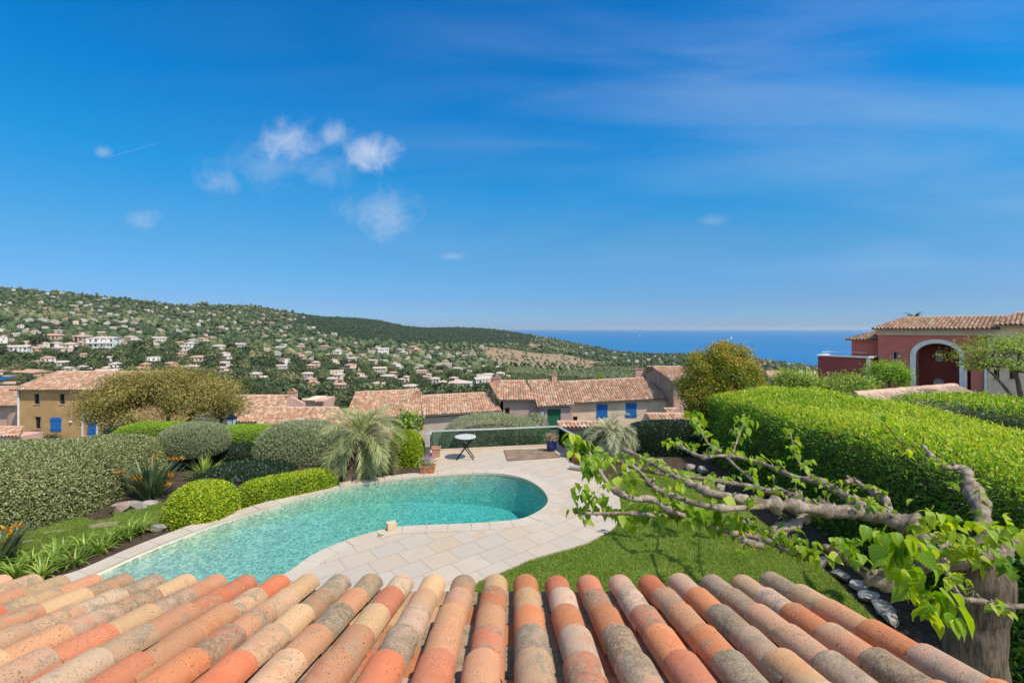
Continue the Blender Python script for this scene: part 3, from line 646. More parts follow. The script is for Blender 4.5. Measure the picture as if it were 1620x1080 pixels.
# right garden
hedge('dark glossy low hedge behind the small palm', (5.35,15.6,-.1), (1.55,.6,1.0), 34000, .05, .026, LF_dark, p=4.5, bmp=.04, thick=.1, seed=15)
hedge('dark bushy shrub at the foot of the small palm near the glass corner', (2.75,15.4,-.1), (.75,.5,.72), 12000, .055, .022, LF_streliz, 'shrub', 'shrub', p=2.5, bmp=.12, thick=.2, seed=16)
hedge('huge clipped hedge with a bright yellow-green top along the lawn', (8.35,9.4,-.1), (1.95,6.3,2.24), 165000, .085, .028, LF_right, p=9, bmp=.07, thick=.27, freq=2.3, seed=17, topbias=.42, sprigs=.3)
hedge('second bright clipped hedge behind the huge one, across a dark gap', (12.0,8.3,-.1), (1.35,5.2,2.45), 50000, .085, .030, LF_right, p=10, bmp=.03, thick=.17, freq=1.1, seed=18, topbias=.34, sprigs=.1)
def clump_tree(name, label, cat, base, crown_c, crown_r, nclump, per, cr, L, Wd, mat, trunks, seed=0, flat=1.0, tip=0, group=None, shape='fold', inner=.45, low=-.8):
    t = thing(name, label, cat, tuple(base), group); r0 = np.random.default_rng(seed)
    d = unit(r0.normal(size=(nclump*3,3))); d = d[d[:,2] > low][:nclump]; nclump = len(d)
    rad = r0.uniform(inner,1.0,nclump)**.6; rad *= 1+.18*noise3(d, 1.8, seed)
    C = np.array(crown_c)+d*rad[:,None]*np.array(crown_r)
    P = np.repeat(C, per, 0); off = r0.normal(size=P.shape)*np.array([cr,cr,cr*.75*flat])*np.repeat(r0.uniform(.7,1.3,nclump),per)[:,None]*.6
    P = P+off; N = unit(off)*.8+np.repeat(d,per,0)*.5+r0.normal(0,.4,P.shape)+np.array([0,0,.5]); D = unit(off)+r0.normal(0,.6,P.shape)
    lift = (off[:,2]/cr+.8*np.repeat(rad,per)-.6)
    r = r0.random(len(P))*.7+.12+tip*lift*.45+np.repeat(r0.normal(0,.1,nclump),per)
    leaves('foliage', P, D, N, L*r0.uniform(.6,1.2,len(P)), Wd*r0.uniform(.7,1.2,len(P)), mat, t, r, shape)
    for pts, rd in trunks: trunk(t, pts, rd)
    b = MB(); k = 0
    tops = [np.array(pts[-1]) for pts, rd in trunks]
    for q in C[::max(1, nclump//40)]:
        a = min(tops, key=lambda z: np.linalg.norm(z-q)); md = (a+q)/2+np.array([0,0,-.05]); b.tube([a, md, q], [.03*crown_r[0]/1.5,.02*crown_r[0]/1.5,.008], 5)
    b.build('branches', M_bark, t, True); return t
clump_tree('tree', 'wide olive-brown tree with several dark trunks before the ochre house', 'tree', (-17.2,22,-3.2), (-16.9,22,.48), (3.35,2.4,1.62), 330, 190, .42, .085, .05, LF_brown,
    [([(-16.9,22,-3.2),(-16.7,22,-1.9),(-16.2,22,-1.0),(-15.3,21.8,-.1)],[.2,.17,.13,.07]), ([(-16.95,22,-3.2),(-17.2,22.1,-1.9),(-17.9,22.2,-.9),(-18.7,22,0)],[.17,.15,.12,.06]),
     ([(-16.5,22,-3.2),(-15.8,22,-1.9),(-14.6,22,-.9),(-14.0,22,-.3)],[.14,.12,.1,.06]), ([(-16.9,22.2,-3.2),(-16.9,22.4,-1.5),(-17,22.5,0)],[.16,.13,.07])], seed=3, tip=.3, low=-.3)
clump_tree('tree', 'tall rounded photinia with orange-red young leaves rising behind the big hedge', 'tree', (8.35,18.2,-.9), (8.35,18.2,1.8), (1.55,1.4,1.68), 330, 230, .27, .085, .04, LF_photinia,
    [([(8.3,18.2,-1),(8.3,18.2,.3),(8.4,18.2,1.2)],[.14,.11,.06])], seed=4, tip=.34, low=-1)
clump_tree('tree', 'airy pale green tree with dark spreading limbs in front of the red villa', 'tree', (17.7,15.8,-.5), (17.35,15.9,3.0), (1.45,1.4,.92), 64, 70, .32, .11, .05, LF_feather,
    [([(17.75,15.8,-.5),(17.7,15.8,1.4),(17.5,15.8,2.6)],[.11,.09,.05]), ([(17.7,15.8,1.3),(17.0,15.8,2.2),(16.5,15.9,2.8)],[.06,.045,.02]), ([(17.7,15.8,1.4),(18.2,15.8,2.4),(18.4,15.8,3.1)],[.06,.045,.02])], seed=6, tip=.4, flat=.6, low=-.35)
def onpx(px, py, Y): return tuple(W(px,py,Y))
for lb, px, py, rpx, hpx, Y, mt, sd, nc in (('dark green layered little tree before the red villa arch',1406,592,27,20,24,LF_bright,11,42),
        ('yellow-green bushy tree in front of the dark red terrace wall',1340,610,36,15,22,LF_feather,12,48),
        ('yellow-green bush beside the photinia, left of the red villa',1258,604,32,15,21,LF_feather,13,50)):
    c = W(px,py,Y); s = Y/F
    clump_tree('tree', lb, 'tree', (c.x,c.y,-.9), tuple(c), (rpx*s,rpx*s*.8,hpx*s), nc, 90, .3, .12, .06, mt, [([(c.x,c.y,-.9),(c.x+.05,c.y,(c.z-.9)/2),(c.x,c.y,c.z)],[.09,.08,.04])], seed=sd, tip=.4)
clump_tree('shrub', 'climbing green shrub rising above the balustrade post', 'shrub', (-3.55,15.3,-.12), (-3.5,15.3,.75), (.42,.35,.72), 34, 34, .14, .10, .07, LF_strap, [([(-3.5,15.3,-.1),(-3.5,15.3,.8)],[.03,.015])], seed=61, tip=.3, low=-1)
c = W(1450,618,22); hedge('low bright hedge at the foot of the red villa arch', (c.x,c.y,-.9), (1.35,.6,2.25), 9000, .1, .04, LF_bright, p=3, bmp=.1, thick=.2, seed=20)
c = W(1195,640,20); hedge('orange-tipped shrub between the photinia and the villa bushes', (c.x+.3,c.y,-.9), (.8,.7,2.55), 8000, .09, .04, LF_photinia, 'shrub', 'shrub', p=2.6, bmp=.1, thick=.2, seed=21)

# strap-leaved plants, palms
def straps(n, base, L, wd, e0, bend, spread=.06, segs=5, az=None, twist=0):
    base = np.array(base); A = rng.uniform(0,6.28,n) if az is None else az; e = np.radians(rng.uniform(*e0,n)); Ls = L*rng.uniform(.65,1.15,n); bd = bend*rng.uniform(.5,1.3,n)
    P = base+np.c_[np.cos(A),np.sin(A),np.zeros(n)]*rng.uniform(0,spread,n)[:,None]
    V = np.zeros((n,segs+1,2,3)); side = np.c_[-np.sin(A),np.cos(A),np.zeros(n)]
    for k in range(segs+1):
        f = k/segs; wk = wd*(1-(f**2.2)*.95)*(.6+.4*min(1,f*4))
        V[:,k,0] = P-side*wk*.5; V[:,k,1] = P+side*wk*.5
        el = e-bd*f; P = P+(np.c_[np.cos(A)*np.cos(el),np.sin(A)*np.cos(el),np.sin(el)])*(Ls/segs)[:,None]
    idx = np.arange(n*(segs+1)*2).reshape(n,segs+1,2)
    Fc = np.stack([idx[:,:-1,0],idx[:,:-1,1],idx[:,1:,1],idx[:,1:,0]],-1).reshape(-1,4)
    return V.reshape(-1,3), Fc, np.repeat(rng.random(n), segs)
def strap_plant(name, label, cat, base, n, L, wd, e0, bend, mat, group=None, spread=.08):
    V, Fc, r = straps(n, base, L, wd, e0, bend, spread)
    o = mesh_np(name, V, Fc, mat, None, {'rnd': r}); return tag(o, label, cat, group)
for i, (px,py,lb) in enumerate([(222,842,'largest strap-leaved clump, nearest the round yellow-green bush'),(205,850,'dense strap-leaved clump next to the largest one by the coping'),
        (176,858,'strap-leaved clump midway along the coping border'),(160,872,'small strap-leaved clump midway along the coping border'),(133,868,'thin upright strap-leaved clump between two larger ones'),
        (100,878,'broad strap-leaved clump at the tip of the small lawn'),(85,893,'sprawling strap-leaved clump nearest the coping end'),(50,898,'strap-leaved clump near the roof tiles, left part of the border'),
        (25,912,'strap-leaved clump half hidden by the roof tiles'),(118,895,'small yellowish strap-leaved clump over bare soil'),(65,915,'low strap-leaved clump peeking over the roof tiles'),(-8,905,'strap-leaved clump at the frame edge below the orange flowers')]):
    strap_plant('agapanthus', lb, 'plant', tuple(G(px,py,-.12)), int(rng.uniform(38,62)), rng.uniform(.38,.5), .032, (45,88), 1.5, LF_strap, 'agapanthus clumps beside the pool coping', .12)
strap_plant('yucca', 'small spiky yucca rosette above the round yellow-green bush', 'plant', (-8.75,12.95,-.1), 90, .62, .035, (5,88), .25, LF_strap)
for k in range(7):
    c = G(*[(300,842),(1120,745),(1060,735),(1600,1000),(1585,960),(1618,940),(1610,1040)][k], 0)
for i, (px,py,Y) in enumerate(((1600,930,5.6),(1618,985,5.3),(1612,1050,5.1),(1590,1010,5.9))):
    c = W(px,py,Y); hedge(['leafy dark shrub right of the tree trunk','lower dark shrub right of the trunk base','dark shrub in the bottom right corner','shaded shrub behind the tree trunk'][i], (c.x+.25,c.y,-.05), (.42,.4,max(.35,c.z+.1)), 3500, .08, .032, LF_right, 'shrub', 'shrub', p=2.2, bmp=.15, thick=.25, seed=30+i)
def bird_plant(label, base, n, L, flowers):
    t = thing('bird_of_paradise', label, 'plant', tuple(base), 'bird of paradise plants by the clipped hedge')
    V, Fc, r = straps(n, base, L, .075, (55,88), .55, .22, 6); mesh_np('foliage', V, Fc, LF_streliz, t, {'rnd': r})
    for px, py, Y in flowers:
        q = W(px,py,Y); b = Vector(base); sm_ = MB(); sm_.tube(smooth_path([b, b.lerp(q,.6)+Vector((0,0,.08)), q],4), .009, 5); s = sm_.build('stem', M_strm, t, True)
        m_ = 9; dirs = np.c_[rng.normal(0,.55,(m_,2)), rng.uniform(.1,1,m_)]; dirs[:,0] += .5
        leaves('flower', np.repeat(np.array([q[:]]),m_,0), dirs, rng.normal(size=(m_,3)), .15, .045, LF_orange, s)
M_strm = basic('green stem', (.10,.13,.05), (.2,.12,.06), 9, .6)
bird_plant('bird of paradise plant with orange flowers beside the hedge end', G(240,786,-.1), 120, .95, [(190,747,11.2),(232,737,11.3),(243,726,11.4),(208,761,11.0),(216,758,11.1),(268,755,11.3),(262,768,11.2),(270,729,11.5),(283,728,11.5)])
bird_plant('bird of paradise plant with orange flowers at the left frame edge', G(-12,905,-.1), 80, .8, [(10,838,8.3),(31,836,8.4),(3,860,8.1),(18,848,8.2)])
def palm(name, label, base, top, r0, fronds, L, lw, ll, mat, seed, hang=0.0, group=None):
    t = thing(name, label, 'palm', tuple(base)); r = np.random.default_rng(seed); base = np.array(base); top = np.array(top)
    P = smooth_path([base, base*.6+top*.4+np.array([.02,0,0]), top], 8); n = len(P); rad = [r0*(1.08-.2*i/n)+(.03 if i%2 else -.01) for i in range(n)]
    b = MB(); b.tube(P, rad, 12); 
    for k in range(90):   # old leaf bases on the trunk
        f = r.random(); p = base+(top-base)*f; a = r.uniform(0,6.28); d = np.array([math.cos(a),math.sin(a),.55]); q = p+d*np.array([r0,r0,0])*.95
        b.bar(q, q+unit(d)*.11, .06, .03)
    b.build('trunk', M_bark, t, True)
    Vs = []; Fs = []; Rn = []; o = 0; rb = MB()
    for k in range(fronds):
        a = 2.4*k+r.normal(0,.25); el = math.radians(88-125*((k+.5)/fronds)**.85+r.normal(0,5)); Lk = L*r.uniform(.85,1.1); p = top+r.normal(0,.03,3); steps = 26; pts = [p.copy()]
        rv = np.clip(.35+.35*(1-k/fronds)+r.normal(0,.12),0,1)
        for s_ in range(steps):
            f = s_/steps; e2 = el-1.55*f**1.4-(hang*f); d = np.array([math.cos(a)*math.cos(e2),math.sin(a)*math.cos(e2),math.sin(e2)])
            side = np.array([-math.sin(a),math.cos(a),0]); upv = np.cross(d, side); upv = upv if upv[2] > 0 else -upv
            if s_ > 3:
                l2 = ll*math.sin(math.pi*min(1,(.12+f*.84)))**.6*r.uniform(.9,1.1)
                for sg in (-1,1):
                    for h_ in (0,.5):
                        q = p+d*Lk/steps*h_
                        dd = unit(d*.85+side*sg*.75+upv*.42+r.normal(0,.12,3)); m1 = q+dd*l2*.5; m2 = q+dd*l2*.85+np.array([0,0,-.26*l2]); wv_ = unit(np.cross(dd, upv))*lw*.5
                        Vs += [q-wv_*.6,q+wv_*.6,m1-wv_,m1+wv_,m2-wv_*.15,m2+wv_*.15]; Fs += [(o,o+1,o+3,o+2),(o+2,o+3,o+5,o+4)]; Rn += [rv+r.normal(0,.1)]*2; o += 6
            p = p+d*Lk/steps; pts.append(p.copy())
        rb.tube(pts[::3], [.014*(1-.8*i/len(pts[::3])) for i in range(len(pts[::3]))], 5)
    mesh_np('foliage', np.array(Vs), np.array(Fs), mat, t, {'rnd': np.clip(np.array(Rn),0,1)})
    rb.build('frond_ribs', M_strm, t, True); return t
palm('palm', 'big grey-green palm with arching fronds beside the far pool coping', (-4.42,12.45,-.12), (-4.18,12.75,1.02), .19, 42, 1.42, .015, .50, LF_palm, 2, .15)
palm('palm', 'smaller pale palm with drooping fronds beyond the lawn by the dark hedge', (3.12,14.7,-.1), (3.2,14.8,.62), .2, 36, .95, .013, .48, LF_palm_pale, 5, .5)
c = W(1447,500,52); palm('palm', 'palm crown just showing above the red villa roof ridge', (c.x,52,-1), (c.x,52,4.95), .2, 26, 1.35, .06, .4, LF_streliz, 7)
c = W(1560,632,14); 
for k, (px, Y) in enumerate(((1545,14.6),(1600,14.2))):
    c = W(px,640,Y); V, Fc, r_ = straps(60, (c.x,c.y,c.z-.3), 1.0, .10, (15,75), 1.2, .05, 6); tag(mesh_np('cycad', V, Fc, LF_dark, None, {'rnd': r_}), ['dark arching cycad on the hedge line beside the near neighbour roof','dark arching cycad at the right frame edge above the hedge'][k], 'plant')

# pots
def pot(name, label, cat, base, prof, mat, plant=None, square=None):
    t = thing(name, label, cat, tuple(base)); c = Vector(base)
    b = MB()
    if square:
        wx, wy, h_, yw = square; M = Matrix.Translation(c)@Matrix.Rotation(yw,4,'Z')
        Vv = []; n = 4
        lv = [(.84,0),(1,.84*h_),(1.08,.84*h_),(1.08,h_),(.93,h_),(.9,h_*.8),(.0001,h_*.8)]
        for f, z in lv: Vv += [M@Vector((sx*wx/2*f, sy*wy/2*f, z)) for sx, sy in ((-1,-1),(1,-1),(1,1),(-1,1))]
        Fs = [(i*4+j, i*4+(j+1)%4, (i+1)*4+(j+1)%4, (i+1)*4+j) for i in range(len(lv)-1) for j in range(4)]; b.add(Vv, Fs)
        b.build('pot', mat, t)
    else: b.lathe(prof, c, 28); b.build('pot', mat, t, True)
    for (n, L, wd, mt, z, r, nm) in (plant or []):
        P = np.array([c[:]])+np.c_[rng.normal(0,r,(n,2)), z+rng.uniform(0,r*2.0,n)]
        leaves(nm, P, rng.normal(0,1,(n,3))+np.array([0,0,.8]), rng.normal(0,.6,(n,3))+np.array([0,0,1]), L, wd, mt, t)
    return t
pot('planter', 'orange terracotta trough with pink flowers by the far pool edge', 'planter', tuple(G(677,748)), None, M_terracotta, [(420,.06,.02,LF_olive,.2,.11,'foliage'),(70,.05,.035,LF_pinkfl,.34,.09,'flowers')], (.40,.24,.23,.05))
pot('planter', 'empty pale square terracotta pot at the balustrade corner', 'planter', tuple(G(690,722)), None, M_terracotta_pale, None, (.27,.27,.31,.1))
pot('flower_pot', 'round cobalt blue glazed pot with a dry pinkish plant', 'flower pot', (1.32,15.2,0.0), [(0,0),(.11,0),(.165,.12),(.17,.24),(.145,.31),(.16,.33),(.15,.345),(.13,.33),(.125,.28),(0,.28)], M_blue_glaze,
    [(330,.07,.03,leafmat('dry pink leaves', [(0,(.22,.13,.09)),(1,(.42,.29,.22))]),.38,.10,'foliage')])
pot('flower_pot', 'weathered grey stone pot with a green plant next to the blue pot', 'flower pot', tuple(G(903,722.5)), [(0,0),(.12,0),(.17,.14),(.18,.27),(.2,.3),(.17,.31),(.15,.27),(0,.27)], M_stone_pot, [(200,.09,.035,LF_bright,.32,.09,'foliage')])
pot('flower_pot', 'small orange terracotta pot half hidden behind mulberry leaves', 'flower pot', tuple(G(912,731)), [(0,0),(.09,0),(.12,.17),(.135,.17),(.135,.21),(.11,.21),(.1,.18),(0,.18)], M_terracotta, [(60,.07,.03,LF_olive,.2,.05,'foliage')])
b = MB(); g0 = G(902,738,.07); g1 = G(921,741,.07); b.tube([g0,g1],.075,14); tag(b.build('stone_roll', M_rock_pale), 'short pale stone cylinder lying at the terrace edge below the pots', 'stone')
b = MB(); g0 = G(600,848,.0); P_ = np.array([[g0.x,g0.y,.012]]*3)
tag(leaves('fallen_leaf', P_, np.array([(1,.2,.2),(-.6,1,.3),(0,-1,.2)]), np.array([(0,0,1.)]*3), .09, .05, LF_mulb), 'fallen green leaf lying on the paving near the stone block', 'leaf')

# ------------------------------------------------------------------ the pollarded mulberry on the right
mb = thing('mulberry_tree', 'old pollarded mulberry with knobbly spreading branches and fresh leaves over the lawn', 'tree', (4.95,4.85,-.05))
m, t = newmat('mulberry bark'); co = objco(t); M_mbark = m
f1 = t.noise(co, 7, 6, .65, .5); f2 = t.noise(t.mapping(co, scale=(1,1,.16)), 34, 6, .75)
col = t.mix(t.sm(f1,.35,.68), (.165,.125,.088), (.45,.365,.28)); col = t.mix(t.m('MULTIPLY', t.sm(f2,.5,.7), .6), col, (.085,.062,.046))
outp(t, principled(t, col, .95, 0, bump(t, t.m('ADD', f2, f1), .9, .02), .15))
SHOOT = []
def limb(pts, rad, name='branch', seed=0, knob=.16, seg=16, sub=9):
    """pts are (px, py, height) of the survey; rad in metres"""
    q = []
    for px, py, z in pts:
        Y = F*(H-z)/(py-520); q.append(((px-810)/F*Y, Y, z))
    return limb3(q, rad, name, seed, knob, seg, sub)
def limb3(q, rad, name='branch', seed=0, knob=.16, seg=16, sub=9, parent=None):
    P = smooth_path(q, sub); n = len(P); r = np.interp(np.linspace(0,1,n), np.linspace(0,1,len(rad)), rad)
    rr = np.random.default_rng(seed); r = (r*.79 if name == 'branch' else r)*(1+2.6*knob*np.abs(noise3(P, 9, seed))**1.5+knob*.7*noise3(P, 26, seed+1))
    for k in range(max(1,n//7)):
        j = rr.integers(1, n-1); r[j-1:j+2] *= 1+knob*1.5
    P = P+np.c_[noise3(P,6,seed+2),noise3(P,6,seed+3),noise3(P,6,seed+4)]*np.minimum(r,.06)[:,None]*.35
    V, Fs = tube_vf(P, list(r), seg); V = np.array([v[:] for v in V])
    V = V+noise3(V, 30, seed+6)[:,None]*(.075 if name == 'branch' else .018)*unit(V-np.repeat(P, seg, 0))*np.repeat(r, seg)[:,None]*1.6+(noise3(V, 75, seed+7)[:,None]*.05*unit(V-np.repeat(P, seg, 0))*np.repeat(r, seg)[:,None] if name == 'branch' else 0)
    b = MB(); b.add(V, Fs)
    if name == 'branch':
        for k in range(max(2, n//6)):      # pruned spurs and buds
            j = rr.integers(1, n-1); dv = unit(rr.normal(size=3)+np.array([0,0,.6])); rs = min(.016, r[j]*.5)
            b.tube([P[j]+dv*r[j]*.6, P[j]+dv*(r[j]+rs*1.2), P[j]+dv*(r[j]+rs*rr.uniform(1.8,3.5))], [rs, rs*.8, rs*.75], 6)
        Ln = np.linalg.norm(np.diff(P,axis=0),axis=1).sum()
        for k in range(int(Ln*3.4)+1):       # thin leafy shoots
            j = rr.integers(1, n-1); ta_ = unit(P[min(j+1,n-1)]-P[j-1]); dv = unit(rr.normal(size=3)*.6+np.array([0,0,.75])+ta_*.4); l_ = rr.uniform(.07,.26); q1 = P[j]+dv*l_*.5; q2 = q1+unit(dv+rr.normal(0,.35,3))*l_*.5
            b.tube([P[j],q1,q2], [.0065,.0045,.003], 5); SHOOT.append((q2, rr.integers(3,6))); SHOOT.append((q1, 2))
    b.build(name, M_mbark if name == 'branch' else M_trunk, parent or mb, True); return P
m, t = newmat('trunk bark'); co = objco(t); M_trunk = m
f3 = t.noise(t.mapping(co, scale=(1,1,.12)), 30, 6, .75); f4 = t.noise(co, 5, 5, .6)
cl_ = t.mix(t.sm(f3,.38,.64), (.075,.055,.038), (.25,.195,.135)); cl_ = t.mix(t.m('MULTIPLY', t.sm(f4,.4,.7), .5), cl_, (.30,.24,.18))
outp(t, principled(t, cl_, .95, 0, bump(t, f3, 1.0, .03), .1))
TR = np.array((4.95,4.85,-.1))
limb3([TR, TR+np.array((.0,0,.5)), TR+np.array((-.01,0,1.1)), TR+np.array((0,-.02,1.55)), TR+np.array((-.06,-.02,1.83))], [.275,.255,.25,.27,.22], 'trunk', 3, .02, 28, 8)
HD = (1500,880,1.78)
zb = 1.93
limb([(1520,885,1.72),(1478,868,1.8),(1448,838,1.88),(1415,822,1.94),(1385,812,1.97),(1352,809,2.0),(1315,806,2.03),(1290,806,2.05),(1252,802,2.1),(1215,798,2.15),(1170,790,2.2),(1127,780,2.26),(1105,769,2.3),(1080,759,2.33),(1047,741,2.38),(1017,726,2.42),(985,711,2.46)],
     [.10,.095,.09,.10,.088,.09,.085,.078,.062,.056,.055,.06,.058,.05,.038,.03,.02], seed=11, knob=.2)
limb([(1312,806,2.03),(1295,796,2.05),(1265,791,2.08),(1247,781,2.1),(1232,774,2.12),(1215,776,2.13),(1172,767,2.16),(1132,760,2.2),(1110,756,2.22),(1065,751,2.26),(1027,746,2.3),(1010,741,2.32)], [.05,.045,.05,.055,.042,.04,.036,.033,.03,.026,.02,.014], seed=12, knob=.22)
limb([(1385,806,1.96),(1347,792,1.96),(1320,776,1.96),(1297,763,1.96),(1265,757,1.96),(1240,747,1.96),(1215,736,1.96),(1185,727,1.96),(1152,721,1.96),(1110,721,1.96),(1085,711,1.96),(1070,704,1.96)], [.05,.052,.055,.048,.042,.042,.036,.034,.034,.026,.022,.014], seed=13, knob=.2)
limb([(1284,755,1.97),(1265,732,2.09),(1255,705,2.22),(1249,678,2.33)], [.024,.018,.014,.008], seed=14, knob=.1)
limb([(1140,716,1.96),(1118,698,2.06),(1105,672,2.25),(1102,655,2.35)], [.024,.018,.014,.007], seed=15, knob=.1)
limb([(1158,720,1.96),(1165,700,2.1),(1170,685,2.24),(1180,662,2.42)], [.022,.016,.012,.007], seed=16, knob=.1)
limb([(1150,723,1.96),(1160,733,1.95),(1180,751,1.94),(1196,764,1.92)], [.028,.025,.022,.018], seed=17, knob=.12)
limb([(1408,808,1.95),(1400,790,2.02),(1385,780,2.05),(1365,770,2.08),(1350,762,2.1),(1337,763,2.1)], [.055,.05,.052,.045,.042,.03], seed=18, knob=.22)
limb([(1575,862,1.78),(1560,838,1.86),(1550,802,1.98),(1540,782,2.05),(1537,764,2.1),(1522,741,2.17),(1497,739,2.2),(1480,727,2.25),(1460,705,2.34)], [.105,.095,.09,.085,.07,.06,.05,.034,.024], seed=19, knob=.22)
limb([(1292,808,1.95),(1272,816,1.9),(1257,830,1.85),(1237,836,1.83),(1224,852,1.78)], [.058,.052,.05,.075,.05], seed=20, knob=.25)
limb([(1282,884,1.78),(1250,872,1.8),(1220,857,1.82),(1180,845,1.83),(1160,843,1.85),(1110,826,1.92),(1085,817,1.97),(1035,814,2.0),(990,812,2.03),(932,812,2.07),(908,810,2.1)], [.03,.036,.04,.034,.036,.032,.03,.028,.026,.02,.012], seed=21, knob=.16)
limb([(1207,863,1.78),(1185,858,1.79),(1168,850,1.82)], [.042,.04,.034], seed=22, knob=.1)
limb([(1095,819,2.0),(1060,808,2.12),(1042,796,2.2),(1027,790,2.25),(1010,791,2.3),(990,787,2.36),(970,776,2.44),(958,762,2.52),(946,741,2.64),(932,715,2.8)], [.03,.034,.036,.036,.032,.032,.028,.026,.022,.012], seed=23, knob=.16)
limb([(1215,800,2.15),(1150,803,2.2),(1100,795,2.25),(1060,782,2.3),(1045,777,2.33),(1030,767,2.36),(1017,752,2.4),(1005,740,2.45),(985,731,2.5),(950,725,2.58)], [.035,.034,.033,.03,.028,.026,.026,.03,.026,.016], seed=24, knob=.2)
limb([(1490,890,1.72),(1440,905,1.7),(1407,914,1.7),(1387,918,1.7),(1370,908,1.72),(1347,890,1.76),(1323,871,1.8),(1303,864,1.84)], [.07,.07,.075,.065,.055,.045,.042,.034], seed=25, knob=.25)
limb([(1560,885,1.74),(1520,880,1.76),(1494,890,1.74),(1474,893,1.76)], [.11,.10,.09,.068], seed=26, knob=.12)
limb([(1540,880,1.76),(1580,868,1.78),(1640,855,1.82),(1700,852,1.86)], [.11,.085,.075,.06], seed=27, knob=.2)
limb3([W(1455,862,4.5)+Vector((.15,0,0)), W(1430,868,4.0), W(1452,930,3.45), W(1480,968,3.15)], [.035,.026,.018,.010], seed=28, knob=.08)
limb3([W(1500,900,4.6), W(1517,943,3.9), W(1547,948,3.8), W(1580,957,3.75), W(1640,961,3.7)], [.03,.022,.026,.024,.02], seed=29, knob=.15)
limb3([W(1440,712,5.0), W(1420,695,5.0), W(1400,668,5.0)], [.012,.010,.006], seed=30, knob=.1)
# leaves: heart-shaped blades folded on the midrib, hanging from the shoots
us = np.array([0,.12,.32,.56,.80,1.0]); hw_ = np.array([.10,.30,.335,.255,.10,.0])
def mul_leaves(C, n, rr, L, droop, r, up=0.0):
    c = np.array(C); A = r.uniform(0,6.28,n); base = c+r.normal(0,rr,(n,3))*np.array([1,1,.7])
    out = np.c_[np.cos(A),np.sin(A),np.zeros(n)]
    D = unit(out*.75+np.array([0,0,-droop])+r.normal(0,.28,(n,3))); N = unit(np.array([0,0,1.0])+out*droop*.8+r.normal(0,.3,(n,3)))
    B = unit(np.cross(N,D)); N = np.cross(D,B); Ls = L*r.uniform(.55,1.15,n); base = base+out*Ls[:,None]*.25
    V = np.zeros((n,len(us),3,3)); curl = r.uniform(.1,.5,n); fold = r.uniform(.08,.34,n)
    for i,(uu,h) in enumerate(zip(us,hw_)):
        mid = base+D*(uu*Ls)[:,None]-N*(curl*uu**2*Ls)[:,None]
        V[:,i,1] = mid
        for s,k in ((-1,0),(1,2)): V[:,i,k] = mid+B*(s*h*Ls)[:,None]+N*(fold*h*Ls)[:,None]-D*((.13 if i < 2 else 0)*Ls*h*2)[:,None]
    return V
Vm = []; Rm = []; r5 = np.random.default_rng(5)
def cl(px, py, Y, n, L, rpx=8, droop=.75, tone=.5):
    Vq = mul_leaves(W(px,py,Y), n, rpx*Y/F*.7, L, droop, r5); Vm.append(Vq); Rm.append(np.clip(tone+r5.normal(0,.22,n),0,1))
for px,py in [(908,690),(915,698),(922,705),(912,712),(930,712),(938,722),(926,728),(944,735),(936,742),(950,730),(925,745),(950,748)]: cl(px,py,5.1,8,.125,8,.75,.6)
for px,py,Y in [(962,757,4.7),(995,726,5.6),(1000,742,5.2),(984,712,6.2),(1012,748,5.6),(1030,726,6.1),(1060,742,5.8),(1078,750,5.6),(1098,748,5.8),(1128,754,5.7),(1152,757,5.7),(1045,733,6.1),(965,722,5.4),(1025,742,5.8),(1004,779,4.9),(1034,770,5.1),(1078,765,5.5),(1112,762,5.5),(985,745,5.4),(1195,772,5.4)]: cl(px,py,Y,6,.11,7,.6,.65)
for px,py in [(913,806),(924,786),(920,770),(934,780),(946,790),(955,785),(962,797),(970,806),(980,812),(990,805),(996,818),(1004,812),(1016,806),(1028,803),(1036,810),(940,800),(1022,818),(1034,798)]: cl(px,py,5.75,6,.15,9,.9,.5)
for px,py in [(1058,786),(1068,796),(1064,808),(1078,806),(1090,800),(1098,808),(1106,800),(1112,812),(1120,806),(1128,818),(1140,814),(1150,826),(1160,822),(1168,832),(1176,842),(1130,790),(1145,800)]: cl(px,py,5.1,6,.17,11,1.0,.5)
for px,py in [(1096,660),(1102,652),(1110,664),(1104,676),(1116,682),(1124,690),(1128,700)]: cl(px,py,9.0,6,.17,6,.8,.6)
for px,py in [(1172,668),(1180,660),(1186,666),(1168,680),(1180,678),(1172,690)]: cl(px,py,8.45,6,.16,7,.85,.6)
for px,py in [(1058,698),(1066,694),(1074,700),(1092,702),(1102,706),(1146,708),(1156,712),(1168,716),(1136,712),(1206,724),(1200,730),(1120,716)]: cl(px,py,8.4,5,.14,6,.6,.65)
for px,py in [(1249,662),(1256,680),(1244,690),(1250,704),(1262,716),(1266,734),(1280,748),(1258,668)]: cl(px,py,6.3,4,.10,5,.5,.65)
for px,py in [(1386,655),(1396,664),(1404,674),(1414,682),(1424,700),(1432,705)]: cl(px,py,5.0,3,.12,8,.7,.55)
for px,py,Y in [(1220,772,6),(1300,760,5.9),(1304,770,5.8),(1346,774,5.5),(1356,770,5.5),(1384,793,5.2),(1392,802,5.1),(1490,734,5.8),(1252,800,5.3),(1303,803,5.2),(1210,790,5.6),(1470,722,5.6)]: cl(px,py,Y,5,.075,6,.4,.75)
for px,py,Y in [(1245,856,4.7),(1260,846,4.8),(1232,846,4.9),(1272,868,4.6),(1285,880,4.5),(1290,864,4.6),(1278,856,4.7),(1300,876,4.5),(1335,862,4.5),(1346,872,4.4),(1358,880,4.4),(1326,854,4.6),(1210,838,5.1),(1192,838,5.1),(1362,862,4.3),(1345,855,4.6)]: cl(px,py,Y,5,.13,9,.7,.55)
